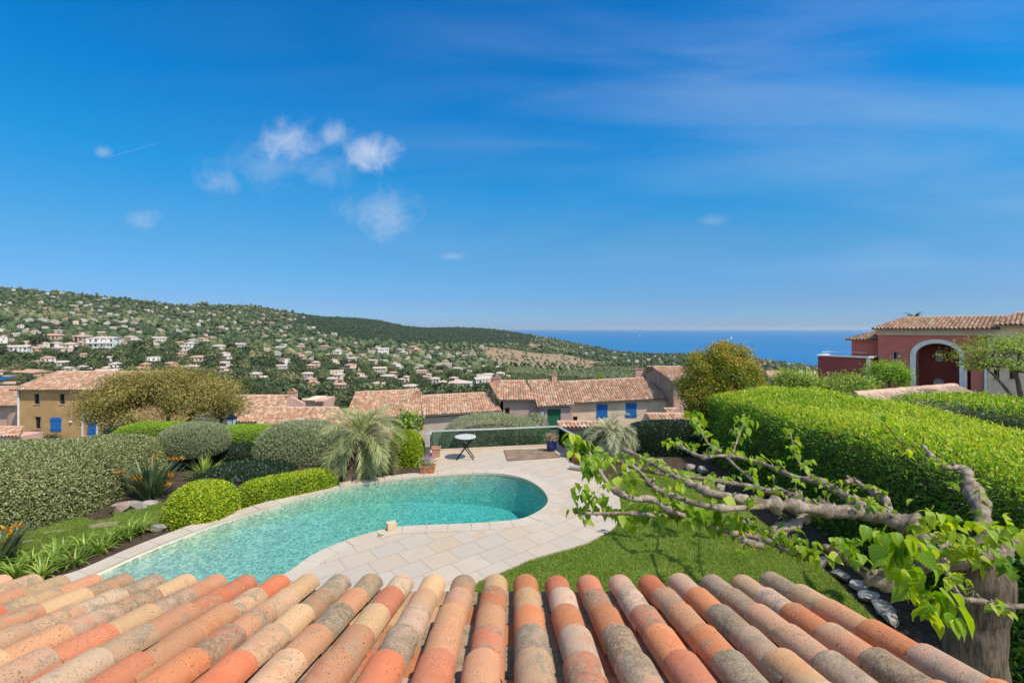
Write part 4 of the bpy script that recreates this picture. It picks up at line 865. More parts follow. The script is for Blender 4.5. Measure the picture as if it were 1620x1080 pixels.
for px,py,Y in [(1376,842,3.7),(1392,838,3.7),(1408,846,3.65),(1424,840,3.6),(1436,850,3.6),(1400,862,3.6),(1418,866,3.5),(1434,874,3.5),(1448,868,3.5),(1426,890,3.4),(1442,900,3.4),(1456,905,3.3),(1446,920,3.3),(1462,928,3.25),(1474,938,3.2),(1456,946,3.2),(1480,950,3.15),(1492,955,3.15),(1476,966,3.1),(1490,972,3.1),(1500,946,3.2)]: cl(px,py,Y,3,.18,14,1.15,.6)
for px,py in [(1468,832),(1480,822),(1492,832),(1505,822),(1518,830),(1530,824),(1544,832),(1500,848),(1515,852),(1528,860),(1540,868),(1552,860),(1512,870),(1530,880),(1548,884),(1560,876),(1588,824),(1600,834),(1574,832),(1478,812),(1462,822),(1575,848),(1590,845),(1500,862)]: cl(px,py,4.35,7,.115,11,.5,.8)
for px,py in [(1608,880),(1604,905),(1590,895),(1612,865),(1575,890)]: cl(px,py,4.2,4,.13,10,.6,.3)
for px,py in [(1495,912),(1503,918),(1488,902)]: cl(px,py,3.7,3,.07,5,.3,.8)
for q_, k_ in SHOOT: Vq = mul_leaves(q_, int(k_), .02, .085+.02*r5.random(), .55, r5); Vm.append(Vq); Rm.append(np.clip(.65+r5.normal(0,.2,len(Vq)),0,1))
Vm = np.concatenate(Vm); Rm = np.concatenate(Rm); n = len(Vm); q = np.arange(18).reshape(6,3); tf = []
for i in range(5):
    tf += [(q[i,0],q[i,1],q[i+1,1],q[i+1,0]), (q[i,1],q[i,2],q[i+1,2],q[i+1,1])]
tf = np.array(tf); Fc = (tf[None]+np.arange(n)[:,None,None]*18).reshape(-1,4)
luv = np.zeros((n,6,3,3)); luv[:,:,:,0] = us[None,:,None]; luv[:,:,0,1] = -hw_; luv[:,:,2,1] = hw_
m, t = newmat('mulberry leaf blade'); M_mleaf = m
av = t.n('ShaderNodeAttribute', attribute_name='luv').outputs['Vector']; sx = t.n('ShaderNodeSeparateXYZ'); t.put(sx.inputs[0], av)
ab = t.m('ABSOLUTE', sx.outputs[1]); ph = t.m('MULTIPLY', t.m('SUBTRACT', sx.outputs[0], t.m('MULTIPLY', ab, .8)), 46.)
ve = t.m('SINE', ph); vein = t.m('MAXIMUM', t.sm(ve, .86, 1.0), t.sm(ab, .025, .006))
col = t.ramp(attr(t,'rnd'), [(0,(.085,.20,.008)),(.5,(.235,.40,.012)),(1,(.47,.54,.022))]); col = t.mix(t.m('MULTIPLY', vein, .32), col, (.42,.48,.16))
p_ = principled(t, col, .36, 0, bump(t, t.m('MULTIPLY', ve, -1.0), .35, .004), .5)
tl = t.n('ShaderNodeBsdfTranslucent'); t.put(tl.inputs[0], t.mix(1.0, col, (1.3,1.3,.3), 'MULTIPLY'))
mx = t.n('ShaderNodeMixShader'); mx.inputs[0].default_value = .5; t.t.links.new(p_, mx.inputs[1]); t.t.links.new(tl.outputs[0], mx.inputs[2]); outp(t, mx.outputs[0])
mesh_np('foliage', Vm.reshape(-1,3), Fc, M_mleaf, mb, {'rnd': np.repeat(Rm, 10)}, True, {'luv': luv.reshape(-1,3)})

# ------------------------------------------------------------------ neighbouring houses
FPAL = [((.45,.26,.165),.35),((.49,.31,.205),.4),((.53,.38,.27),.4),((.42,.22,.135),.45),((.55,.43,.32),.45),((.35,.24,.165),.65),((.46,.27,.175),.5)]
OPAL = [((.56,.24,.12),.2),((.58,.30,.17),.2),((.52,.21,.11),.25)]
def slope_roof(name, E0, E1, R0, R1, parent, pitch=.26, course=.36, pal=FPAL, mat=None, thick=.07, ridge=True, bright=1.0):
    """one roof plane of half-round tile rows; E eave ends, R ridge ends"""
    E0,E1,R0,R1 = [np.array(p, float) for p in (E0,E1,R0,R1)]
    e = E1-E0; L = np.linalg.norm(e); e /= L; a = (R0-E0)@e; s = (R0-E0)-e*a; SL = np.linalg.norm(s); s /= SL; bR = L-(R1-E0)@e
    R1 = R0+e*((R1-R0)@e)
    n = np.cross(e, s); n = n if n[2] > 0 else -n
    x0 = min(0, a); x1 = max(L, L-bR); ph = np.array([0,.16,.20,.30,.42,.5,.58,.70,.80,.84]); nr = int((x1-x0)/pitch)+1
    xs = np.concatenate([x0+(i+ph)*pitch for i in range(nr)]+[[x1]]); xs = np.minimum(xs, x1); hp = np.concatenate([np.where(np.abs(ph-.5) < .36, np.sqrt(np.maximum(0,1-((ph-.5)/.36)**2)), 0)]*nr+[[0]])*pitch*.40
    nc = max(2, int(SL/course)); vs = np.repeat(np.arange(nc+1), 2)[1:-1]/nc*SL; dh = np.tile([.028,0], nc)[:len(vs)]
    vmax = np.full(len(xs), SL); vmin = np.zeros(len(xs))
    if a > .01: vmax = np.minimum(vmax, SL*xs/a)
    if bR > .01: vmax = np.minimum(vmax, SL*(L-xs)/bR)
    if a < -.01: vmin = np.maximum(vmin, SL*np.clip(-xs,0,None)/-a)
    if bR < -.01: vmin = np.maximum(vmin, SL*np.clip(xs-L,0,None)/-bR)
    X, Vv = np.meshgrid(xs, vs, indexing='ij'); Vc = np.clip(Vv, vmin[:,None], vmax[:,None])
    P = E0+e*X[...,None]+s*Vc[...,None]+n*(hp[:,None]+dh[None,:])[...,None]
    idx = np.arange(P[...,0].size).reshape(P.shape[:2]); Q = np.stack([idx[:-1,:-1],idx[1:,:-1],idx[1:,1:],idx[:-1,1:]],-1)
    ok = (np.abs(Vc[:-1,:-1]-Vc[:-1,1:])+np.abs(Vc[1:,:-1]-Vc[1:,1:])+(Vv[:-1,:-1] == Vv[:-1,1:])) > 1e-6
    row = np.repeat((np.arange(len(xs)-1)//len(ph))[:,None], len(vs)-1, 1)+0*Q[...,0]; crs = np.repeat((np.arange(len(vs)-1)//2)[None], len(xs)-1, 0)
    kk = np.array([rng.choice(len(pal)) for _ in range((nr+2)*(nc+2))]); key = (row*(nc+1)+crs)
    ch = np.array([(*np.array(pal[k][0])*rng.uniform(.8,1.2)*bright, pal[k][1]+rng.normal(0,.1)) for k in kk]); rn = rng.random(len(kk))
    chan = np.repeat((hp[:-1]+hp[1:] < pitch*.13)[:,None], len(vs)-1, 1)[ok]; Q = Q[ok]; key = key[ok]  # channel faces darkened below: shade between tile rows put into their colour
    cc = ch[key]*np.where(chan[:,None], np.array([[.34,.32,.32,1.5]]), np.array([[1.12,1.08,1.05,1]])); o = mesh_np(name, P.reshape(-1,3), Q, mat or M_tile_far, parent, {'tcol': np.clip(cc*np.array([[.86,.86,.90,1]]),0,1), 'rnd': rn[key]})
    lower = [E0,E1,R1,R0]; b = MB(); t0 = [p-n*.005 for p in lower]; t1 = [p-n*thick for p in lower]
    b.add(t0+t1, [(0,1,2,3),(7,6,5,4),(0,4,5,1),(1,5,6,2),(2,6,7,3),(3,7,4,0)]); b.build('roof_deck', M_mortar, o)
    if ridge:
        c = MB(); Lr = np.linalg.norm(R1-R0); k = int(Lr/.4)
        if k > 1:
            pts = [R0+(R1-R0)*i/k+np.array([0,0,.02+.012*(i%2)]) for i in range(k+1)]; c.tube(pts, pitch*.42, 8); c.build('ridge_tiles', basic('ridge clay', (.50,.29,.2), (.58,.42,.33), 3, .9) if 'ridge clay' not in bpy.data.materials else bpy.data.materials['ridge clay'], o)
    return o
def facade(O, xd, wdt, z0, z1, holes, mat, parent, depth_=.22, name='wall', top=None, rim=True):
    """vertical wall face with real openings; O = lower left corner (x,y), xd = direction along the wall; z absolute; holes = lists of (x,z)"""
    xd = Vector((xd[0],xd[1],0)).normalized(); inn_ = Vector((-xd.y, xd.x, 0)); O = Vector((O[0],O[1],0))
    P = lambda x, z, d=0: O+xd*x+Vector((0,0,z))+inn_*d
    bm = bmesh.new(); outer = top or [(0,z0),(wdt,z0),(wdt,z1),(0,z1)]; lps = []
    for lp in [outer]+holes:
        vs = [bm.verts.new(P(x,z)) for x,z in lp]; lps.append(vs)
        for i in range(len(vs)): bm.edges.new((vs[i-1],vs[i]))
    bmesh.ops.triangle_fill(bm, edges=bm.edges[:], use_beauty=True, normal=-inn_)
    for vs, lp in zip(lps if rim else lps[1:], [outer]+holes if rim else holes):
        bk_ = [bm.verts.new(P(x,z,depth_)) for x,z in lp]
        for i in range(len(vs)): bm.faces.new((vs[i-1],vs[i],bk_[i],bk_[i-1]))
    bmesh.ops.recalc_face_normals(bm, faces=bm.faces[:])
    me = bpy.data.meshes.new(name); bm.to_mesh(me); bm.free(); return finish(me, name, mat, parent), P
def rect(x0, x1, z0, z1): return [(x0,z0),(x1,z0),(x1,z1),(x0,z1)]
def window(P, x0, x1, z0, z1, parent, depth_=.16, frame=None, bars=False, curtain=False):
    fr = frame or M_win_frame; w_ = .06; b = MB()
    for a_, c_ in (((x0,z0),(x1,z0+w_)),((x0,z1-w_),(x1,z1)),((x0,z0+w_),(x0+w_,z1-w_)),((x1-w_,z0+w_),(x1,z1-w_))):
        q = [P(a_[0],a_[1],depth_-.05),P(c_[0],a_[1],depth_-.05),P(c_[0],c_[1],depth_-.05),P(a_[0],c_[1],depth_-.05)]; q2 = [P(a_[0],a_[1],depth_+.02),P(c_[0],a_[1],depth_+.02),P(c_[0],c_[1],depth_+.02),P(a_[0],c_[1],depth_+.02)]
        b.add(q+q2, [(0,1,2,3),(0,4,5,1),(1,5,6,2),(2,6,7,3),(3,7,4,0)])
    if bars:
        for k in range(1,3):
            xx = x0+(x1-x0)*k/3; b.add([P(xx-.02,z0,depth_-.08),P(xx+.02,z0,depth_-.08),P(xx+.02,z1,depth_-.08),P(xx-.02,z1,depth_-.08)], [(0,1,2,3)])
    wn = b.build('window', fr, parent)
    p = MB(); p.add([P(x0,z0,depth_),P(x1,z0,depth_),P(x1,z1,depth_),P(x0,z1,depth_)], [(0,1,2,3)]); p.build('pane', M_glass_dark, wn)
    if curtain:
        p = MB(); p.add([P(x0+(x1-x0)*.55,z0+.08,depth_-.012),P(x1-.09,z0+.08,depth_-.012),P(x1-.09,z1-.08,depth_-.012),P(x0+(x1-x0)*.55,z1-.08,depth_-.012)], [(0,1,2,3)]); p.build('curtain', M_curtain, wn)
    s = MB(); s.add([P(x0-.06,z0-.07,-.06),P(x1+.06,z0-.07,-.06),P(x1+.06,z0,-.06),P(x0-.06,z0,-.06),P(x0-.06,z0-.07,.1),P(x1+.06,z0-.07,.1),P(x1+.06,z0,.1),P(x0-.06,z0,.1)], [(0,1,2,3),(4,7,6,5),(0,4,5,1),(1,5,6,2),(2,6,7,3),(3,7,4,0)]); s.build('sill', M_stucco_beige, wn)
    return wn
def boards(P, x0, x1, z0, z1, mat, parent, name, d=0, n=5, th_=.04):
    b = MB()
    for k in range(n):
        xa = x0+(x1-x0)*k/n+.006; xb = x0+(x1-x0)*(k+1)/n-.006
        b.add([P(xa,z0,d-th_),P(xb,z0,d-th_),P(xb,z1,d-th_),P(xa,z1,d-th_),P(xa,z0,d),P(xb,z0,d),P(xb,z1,d),P(xa,z1,d)], [(0,1,2,3),(0,4,5,1),(1,5,6,2),(2,6,7,3),(3,7,4,0)])
    for z in (z0+.18*(z1-z0), z0+.82*(z1-z0)):
        b.add([P(x0-.05,z-.05,d-th_-.03),P(x1+.05,z-.05,d-th_-.03),P(x1+.05,z+.05,d-th_-.03),P(x0-.05,z+.05,d-th_-.03),P(x0-.05,z-.05,d-.01),P(x1+.05,z-.05,d-.01),P(x1+.05,z+.05,d-.01),P(x0-.05,z+.05,d-.01)], [(0,1,2,3),(0,4,5,1),(1,5,6,2),(2,6,7,3),(3,7,4,0)])
    return b.build(name, mat, parent)
def body(parent, pts, z0, z1, mat, name='wall'):
    b = MB(); b.prism(pts, z0, z1); return b.build(name, mat, parent)
def px2x(px, Y): return (px-810)/F*Y
def py2z(py, Y): return H-(py-520)/F*Y
def gable_fill(parent, p0, p1, apex, mat, back):
    """triangular gable wall thickened by the vector back"""
    b = MB(); q = [Vector(p0),Vector(p1),Vector(apex)]; q2 = [p+Vector(back) for p in q]
    b.add(q+q2, [(0,1,2),(5,4,3),(0,3,4,1),(1,4,5,2),(2,5,3,0)]); return b.build('gable', mat, parent)
def chimney(parent, px, Y, py0, py1, wpx, mat, cap=True):
    x = px2x(px,Y); z0, z1 = py2z(py1,Y)-.5, py2z(py0,Y); w_ = wpx*Y/F/2; b = MB(); b.box((x-w_,Y-w_*.8,z0),(x+w_,Y+w_*.8,z1)); c = b.build('chimney', mat, parent)
    if cap:
        k = MB(); k.box((x-w_-.05,Y-w_*.8-.05,z1),(x+w_+.05,Y+w_*.8+.05,z1+.07))
        for sx in (-1,1): k.bar((x+sx*w_*.9,Y,z1+.07),(x,Y,z1+.07+w_*.8),.3,.03)
        k.build('chimney_cap', M_terracotta_pale, c)

# ochre house behind the olive-brown tree
Y0 = 48.; hx = thing('ochre_house', 'ochre house with blue shutters and hipped tile roof, left of the brown tree', 'house', (px2x(150,Y0),Y0,-9))
xl, xr = px2x(29,Y0), px2x(215,Y0); zt = py2z(617,Y0)+.06
def hole(a): return rect(px2x(a[0],Y0)-xl, px2x(a[1],Y0)-xl, py2z(a[3],Y0), py2z(a[2],Y0))
wins = [(54,63,623,639),(94,103,623,639),(55,65.5,659,678)]; door = (132,152,657,690); shut = (80.5,97,660,682)
fw, P = facade((xl,Y0), (1,0), xr-xl, -9.5, zt, [hole(a) for a in wins+[door]], M_stucco_ochre, hx, .25, rim=False)
body(hx, [(xl,Y0+.25),(xr,Y0+.25),(xr,Y0+8.6),(xl,Y0+8.6)], -9.5, zt-.02, M_stucco_ochre)
b = MB(); b.add([P(0,-9.5),P(0,zt-.02),P(0,zt-.02,.25),P(0,-9.5,.25),P(xr-xl,-9.5),P(xr-xl,zt-.02),P(xr-xl,zt-.02,.25),P(xr-xl,-9.5,.25)], [(0,3,2,1),(4,5,6,7)]); b.build('wall_end', M_stucco_ochre, hx)
for a in wins: q = hole(a); window(P, q[0][0], q[1][0], q[0][1], q[2][1], hx, .2, curtain=True)
q = hole(door); boards(P, q[0][0]+.28, q[1][0], q[0][1], q[2][1], M_blue, hx, 'door', .2, 5)
b = MB()
for a_ in ((q[0][0]-.2,q[0][0],q[0][1],q[2][1]+.2),(q[1][0],q[1][0]+.2,q[0][1],q[2][1]+.2),(q[0][0],q[1][0],q[2][1],q[2][1]+.2)):
    b.add([P(a_[0],a_[2],-.03),P(a_[1],a_[2],-.03),P(a_[1],a_[3],-.03),P(a_[0],a_[3],-.03),P(a_[0],a_[2],.0),P(a_[1],a_[2],.0),P(a_[1],a_[3],.0),P(a_[0],a_[3],.0)], [(0,1,2,3),(0,4,5,1),(1,5,6,2),(2,6,7,3),(3,7,4,0)])
b.build('door_surround', M_white_trim, hx)
q = hole(shut); boards(P, q[0][0], q[1][0], q[0][1], q[2][1], M_blue, hx, 'shutter', -.01, 4)
b = MB(); xx = xl+.1; b.tube([(xx,Y0-.09,-9.5),(xx,Y0-.09,zt)],.09,8); b.build('downpipe', M_white_trim, hx)
b = MB(); b.box((px2x(113,Y0)-.1,Y0-.16,py2z(666,Y0)-.1),(px2x(113,Y0)+.1,Y0,py2z(666,Y0)+.1),taper=.03); b.build('wall_lamp', M_white_frame, hx)
ez = py2z(617,Y0-.4); E0 = (xl-.55,Y0-.45,ez); E1 = (xr+.5,Y0-.45,ez); rz = ez+1.62
Rl = W(90,588,52.4); Rr = (xr+.5,52.4,Rl.z); E0 = (xl-.5,Y0-.45,ez)
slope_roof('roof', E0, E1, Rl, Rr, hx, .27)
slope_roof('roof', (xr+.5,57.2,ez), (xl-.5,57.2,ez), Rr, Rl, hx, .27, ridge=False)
for xg, th_ in ((xl+.02,.25),(xr-.3,.25)): gable_fill(hx, (xg,Y0+.02,zt-.03), (xg,Y0+8.6,zt-.03), (xg,52.4,Rl.z-.1), M_stucco_ochre, (th_,0,0))

# pink house at the left edge
Y1 = 50.; pk = thing('pink_house', 'pink house with rounded corner at the left frame edge beside the ochre house', 'house', (px2x(0,Y1),Y1,-9))
zt = py2z(641,Y1); xa, xb = px2x(-90,Y1), px2x(12,Y1); xc = -52.15
body(pk, [(xa,Y1),(xb,Y1),(xb,Y1+5),(xa,Y1+5)], -9.5, zt, M_stucco_pink)
rr_ = (xc-xb)/2; pts = [(xb+rr_-rr_*math.cos(a), Y1-.35*math.sin(a)) for a in np.linspace(0,math.pi,12)]; body(pk, [(xb+.004,Y1+2),*pts,(xc,Y1+2)], -9.5, zt, M_stucco_pink)
slope_roof('roof', (xa,Y1-.6,zt+.02), (xc+.15,Y1-.6,zt+.02), (xa,Y1+4.4,py2z(612,Y1+4.4)), (xc+.15,Y1+4.4,py2z(612,Y1+4.4)), pk, .27)
# small tiled hut bottom left
Y2 = 27.; sh = thing('utility_hut', 'small pink rendered hut with tiled lid and round ornament at the left edge', 'hut', (px2x(10,Y2),Y2,-4))
xa, xb = px2x(-40,Y2), px2x(35,Y2); zt = py2z(690,Y2)
body(sh, [(xa,Y2),(xb,Y2),(xb,Y2+1.2),(xa,Y2+1.2)], -5, zt, M_stucco_pink)
slope_roof('roof', (xa,Y2-.2,zt), (xb+.05,Y2-.2,zt), W(-40,676,Y2+1.2), W(37,676,Y2+1.2), sh, .21, .3)
b = MB(); b.box((xa,Y2-.03,zt-1.0),(px2x(19,Y2),Y2-.003,zt-.12)); b.build('meter_panel', M_white_frame, sh)
cc = W(29,693,Y2-.02); b = MB(); pts = [cc+Vector((math.cos(a)*.1,0,math.sin(a)*.13)) for a in np.linspace(0,6.283,17)]; b.tube(pts,.03,6); b.build('round_ornament', M_win_frame, sh)

# low pink roofs in the middle left
Y3 = 38.; mh = thing('tiled_house', 'low pink house with two stepped tile roofs behind the silvery hedge', 'house', (px2x(450,Y3),Y3,-7))
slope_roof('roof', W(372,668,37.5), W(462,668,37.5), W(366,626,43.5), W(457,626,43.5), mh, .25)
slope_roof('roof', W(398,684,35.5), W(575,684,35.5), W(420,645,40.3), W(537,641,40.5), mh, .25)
body(mh, [(px2x(380,38),38),(px2x(460,38),38),(px2x(452,43),43.2),(px2x(372,43),43.2)], -9, py2z(667,38)-.1, M_stucco_beige)
body(mh, [(px2x(404,36),36.1),(px2x(562,36),36.1),(px2x(535,40),40.2),(px2x(412,40),40.2)], -9, py2z(683,36)-.15, M_stucco_pink)
b = MB(); g = [W(449,643,41.0),W(481,643,41.0),W(481,638,41.0),W(459,627,41.0)]; b.add(g+[p+Vector((0,.3,0)) for p in g], [(0,1,2,3),(7,6,5,4),(0,4,5,1),(1,5,6,2),(2,6,7,3),(3,7,4,0)]); b.build('gable', M_stucco_pink, mh)
chimney(mh, 463, 43., 620, 630, 12, M_stucco_pink)
fh = thing('flat_pink_house', 'small pink house with flat tiled roofs behind the stepped tile roofs', 'house', (px2x(497,58),58,-9))
body(fh, [(px2x(478,58),58),(px2x(496,58),58),(px2x(496,58),62),(px2x(478,58),62)], -13, py2z(633,58), M_stucco_peach); body(fh, [(px2x(496,58)+.01,57.5),(px2x(511,58),57.5),(px2x(511,58),62),(px2x(496,58)+.01,62)], -13, py2z(634,58), M_stucco_pink)
slope_roof('roof', W(477,634.5,57.3), W(498,634.5,57.3), W(478,631,61), W(497,631,61), fh, .25); slope_roof('roof', W(497,636,57), W(513,636,57), W(497,632,60), W(512,632,60), fh, .25)

# long roof behind the palm
Y4 = 42.; lh = thing('long_house', 'long beige house with a stepped tile roof and small dark window behind the big palm', 'house', (px2x(680,Y4),Y4,-8))
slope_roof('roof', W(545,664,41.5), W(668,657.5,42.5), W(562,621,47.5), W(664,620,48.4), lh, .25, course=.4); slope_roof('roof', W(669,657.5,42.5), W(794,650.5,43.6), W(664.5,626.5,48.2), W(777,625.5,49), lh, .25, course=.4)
q0 = Vector((px2x(556,42.1),42.0,0)); q1 = Vector((px2x(792,44),43.9,0)); xd = q1-q0; Lw = xd.length
zt0 = py2z(659,42.3)+.05; zt1 = py2z(651,44)
top = [(0,-9),(Lw,-9),(Lw,zt1-.12),(0,zt0-.4)]
xw = lambda px: (px2x(px,42.9)-q0.x)/ (xd.x/Lw)
hz = rect(xw(660.5), xw(670), py2z(675.5,42.9), py2z(663.5,42.9))
fw, P = facade(q0, xd, Lw, -9, zt1, [hz], M_stucco_beige, lh, .25, top=top); window(P, hz[0][0], hz[1][0], hz[0][1], hz[2][1], lh, .18, bars=True)
b = MB(); b.add([P(xw(622),-9,-.02),P(xw(651),-9,-.02),P(xw(651),zt0-.4,-.02),P(xw(622),zt0-.45,-.02)], [(0,1,2,3)]); b.build('ochre_panel', M_stucco_ochre, lh)
body(lh, [tuple(P(0,0,.25))[:2],tuple(P(Lw,0,.25))[:2],tuple(P(Lw,0,4.6))[:2],tuple(P(0,0,4.6))[:2]], -9, zt0-.5, M_stucco_beige)
chimney(lh, 661, 47.5, 622, 631, 11, M_stucco_pink)

# mauve house with the green door, peach house with blue shutters (a joined pair)
Y5 = 45.; mv = thing('mauve_house', 'mauve house with a green door and projecting tiled porch', 'house', (px2x(840,Y5),Y5,-9))
zt = py2z(632,Y5); X = lambda px: px2x(px,Y5)
E0 = (X(789),Y5-.4,zt); E1 = (X(848),Y5-.4,zt+.02); ry = 49.6; rz = py2z(603,ry)
slope_roof('roof', E0, E1, (px2x(780,ry)-.6,ry,rz), (px2x(848,ry)-1.2,ry,rz), mv, .25, course=.4)
yp = 43.6; slope_roof('roof', (px2x(850,yp),yp-.3,py2z(642.5,yp)), (px2x(908,yp),yp-.3,py2z(640,yp)), (px2x(846,ry)-.8,ry,rz+.01), (px2x(881,ry),ry,rz+.01), mv, .25, course=.4)
hz = rect(X(799)-X(792), X(806)-X(792), py2z(656,Y5), py2z(645,Y5))
fw, P = facade((X(792),Y5), (1,0), X(850)-X(792), -9.5, zt-.05, [hz], M_stucco_mauve, mv, .25, rim=False); window(P, hz[0][0], hz[1][0], hz[0][1], hz[2][1], mv, .2, bars=True)
body(mv, [(X(792),Y5+.25),(X(848),Y5+.25),(X(848),Y5+8.5),(X(792),Y5+8.5)], -9.5, zt-.06, M_stucco_mauve)
gx = X(792); b = MB(); gpts = [(gx,Y5,-9.5),(gx,Y5,zt-.05),(gx,ry,rz-.05),(gx,Y5+9,zt-.05),(gx,Y5+9,-9.5)]; b.add(gpts+[(gx+.25,p[1],p[2]) for p in gpts], [(4,3,2,1,0),(5,6,7,8,9),(0,1,6,5),(1,2,7,6),(2,3,8,7),(3,4,9,8)]); b.build('gable', M_stucco_mauve, mv)
Xp = lambda px: px2x(px,yp); zp = py2z(643,yp)-.05; dr = rect(Xp(866)-Xp(852), Xp(887)-Xp(852), py2z(680,yp), py2z(646.5,yp))
fw, P = facade((Xp(852),yp), (1,0), Xp(905)-Xp(852), -9.5, zp, [dr], M_stucco_mauve, mv, .2, rim=False); boards(P, dr[0][0], dr[1][0], dr[0][1], dr[2][1], M_green_door, mv, 'door', .12, 6)
body(mv, [(Xp(852),yp+.2),(Xp(905),yp+.2),(Xp(905),Y5+3),(Xp(852),Y5+3)], -9.5, zp-.02, M_stucco_mauve)
chimney(mv, 877, 49.3, 593, 603, 8, M_stucco_pink); chimney(mv, 786, 49.5, 598, 607, 12, M_terracotta_pale)
Y6 = 46.; pe = thing('peach_house', 'peach house with two pairs of closed blue shutters and a long tile roof', 'house', (px2x(980,Y6),Y6,-9))
X = lambda px: px2x(px,Y6); zt = py2z(633,Y6); ry = 50.6; rz = py2z(604.5,ry)
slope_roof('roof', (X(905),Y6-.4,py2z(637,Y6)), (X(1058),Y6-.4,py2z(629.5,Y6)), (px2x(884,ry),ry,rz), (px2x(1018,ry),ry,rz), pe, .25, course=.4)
sh1, sh2 = (944,961,639,663), (990,1007,637,660); w1, w2 = (906.5,913.5,658.5,669), (1033,1040,653,661)
hl = lambda a: rect(X(a[0])-X(905), X(a[1])-X(905), py2z(a[3],Y6), py2z(a[2],Y6))
fw, P = facade((X(905),Y6), (1,0), X(1056)-X(905), -9.5, zt-.0, [hl(w1),hl(w2)], M_stucco_peach, pe, .25, top=[(0,-9.5),(X(1056)-X(905),-9.5),(X(1056)-X(905),py2z(630.5,Y6)),(0,py2z(637.5,Y6))])
for a in (w1,w2): q = hl(a); window(P, q[0][0], q[1][0], q[0][1], q[2][1], pe, .2, bars=True)
for a in (sh1,sh2):
    q = hl(a); mid = (q[0][0]+q[1][0])/2; boards(P, q[0][0], mid-.01, q[0][1], q[2][1], M_blue, pe, 'shutter', -.01, 4); boards(P, mid+.01, q[1][0], q[0][1], q[2][1], M_blue, pe, 'shutter', -.01, 4)
body(pe, [(X(905),Y6+.25),(X(1056),Y6+.25),(X(1056),Y6+8.5),(X(905),Y6+8.5)], -9.5, py2z(638,Y6), M_stucco_peach)

# board-clad gable house to their right
gh = thing('gabled_house', 'house with a tall weathered board-clad gable half hidden by the photinia', 'house', (17,48,-9))
gx = 15.6; ya, yb_, yr = 44., 55.2, 49.7; za, zb2, zr = -.93, -1.75, py2z(580.5,49.7)
nb_ = 22; b = MB()
for k in range(nb_):
    y0 = ya+(yb_-ya)*k/nb_+.01; y1 = ya+(yb_-ya)*(k+1)/nb_-.01; zz = lambda y: za+(zr-za)*(y-ya)/(yr-ya) if y < yr else zb2+(zr-zb2)*(yb_-y)/(yb_-yr)
    xo = gx-.02*(k%3); b.add([(xo,y0,-9.5),(xo,y1,-9.5),(xo,y1,zz(y1)-.08),(xo,y0,zz(y0)-.08),(gx+.1,y0,-9.5),(gx+.1,y1,-9.5),(gx+.1,y1,zz(y1)-.08),(gx+.1,y0,zz(y0)-.08)], [(0,3,2,1),(4,5,6,7),(0,4,7,3),(1,2,6,5),(3,7,6,2)])
b.build('board_gable', M_wood_board, gh)
body(gh, [(gx+.1,ya),(px2x(1110,ya),ya),(px2x(1110,ya),yb_),(gx+.1,yb_)], -9.5, zb2-.1, M_stucco_pink)
b = MB(); b.box((gx+.1,ya+.004,zb2-.1),(px2x(1110,ya),ya+.5,za-.05)); b.build('wall', M_stucco_pink, gh)
slope_roof('roof', (gx-.25,ya-.35,za), (px2x(1115,ya),ya-.35,za), (gx-.25,yr,zr), (px2x(1115,ya),yr,zr), gh, .25, course=.4)
slope_roof('roof', (px2x(1115,ya),yb_+.3,zb2), (gx-.25,yb_+.3,zb2), (px2x(1115,ya),yr,zr), (gx-.25,yr,zr), gh, .25, course=.4, ridge=False)
chimney(gh, 1010.5, 53.5, 584, 602, 11, M_stucco_pink)
b = MB(); b.bar(W(1014,602,52.8), W(1022,588,52.8), .08); b.build('brace', M_white_trim, gh)
# tile-capped garden walls
def capped_wall(label, px0, px1, pyt, Y, thick_, mat, hgt=3.0, pitch=.22):
    t = thing('garden_wall', label, 'wall', (px2x((px0+px1)/2,Y),Y,-4)); xa, xb = px2x(px0,Y), px2x(px1,Y); z = py2z(pyt,Y)
    body(t, [(xa,Y),(xb,Y),(xb,Y+thick_),(xa,Y+thick_)], z-hgt, z-.18, mat)
    slope_roof('roof', (xa-.05,Y-.12,z-.18), (xb+.05,Y-.12,z-.18), (xa-.05,Y+thick_,z), (xb+.05,Y+thick_,z), t, pitch, .3, bright=1.1)
capped_wall('low garden wall with clay tile coping behind the small palm, under the green door', 884, 972, 671, 25, .5, M_stucco_pink)
capped_wall('garden wall with clay tile coping under the peach house, nearer the big hedge', 1030, 1092, 660, 26, .9, M_stucco_pink)
capped_wall('short tiled wall cap against the board-clad gable', 1057, 1090, 650, 32, .8, M_stucco_pink)
capped_wall('small tile-capped pillar behind the leafy shrub by the balustrade post', 631, 656, 686, 21, .4, M_stucco_pink)

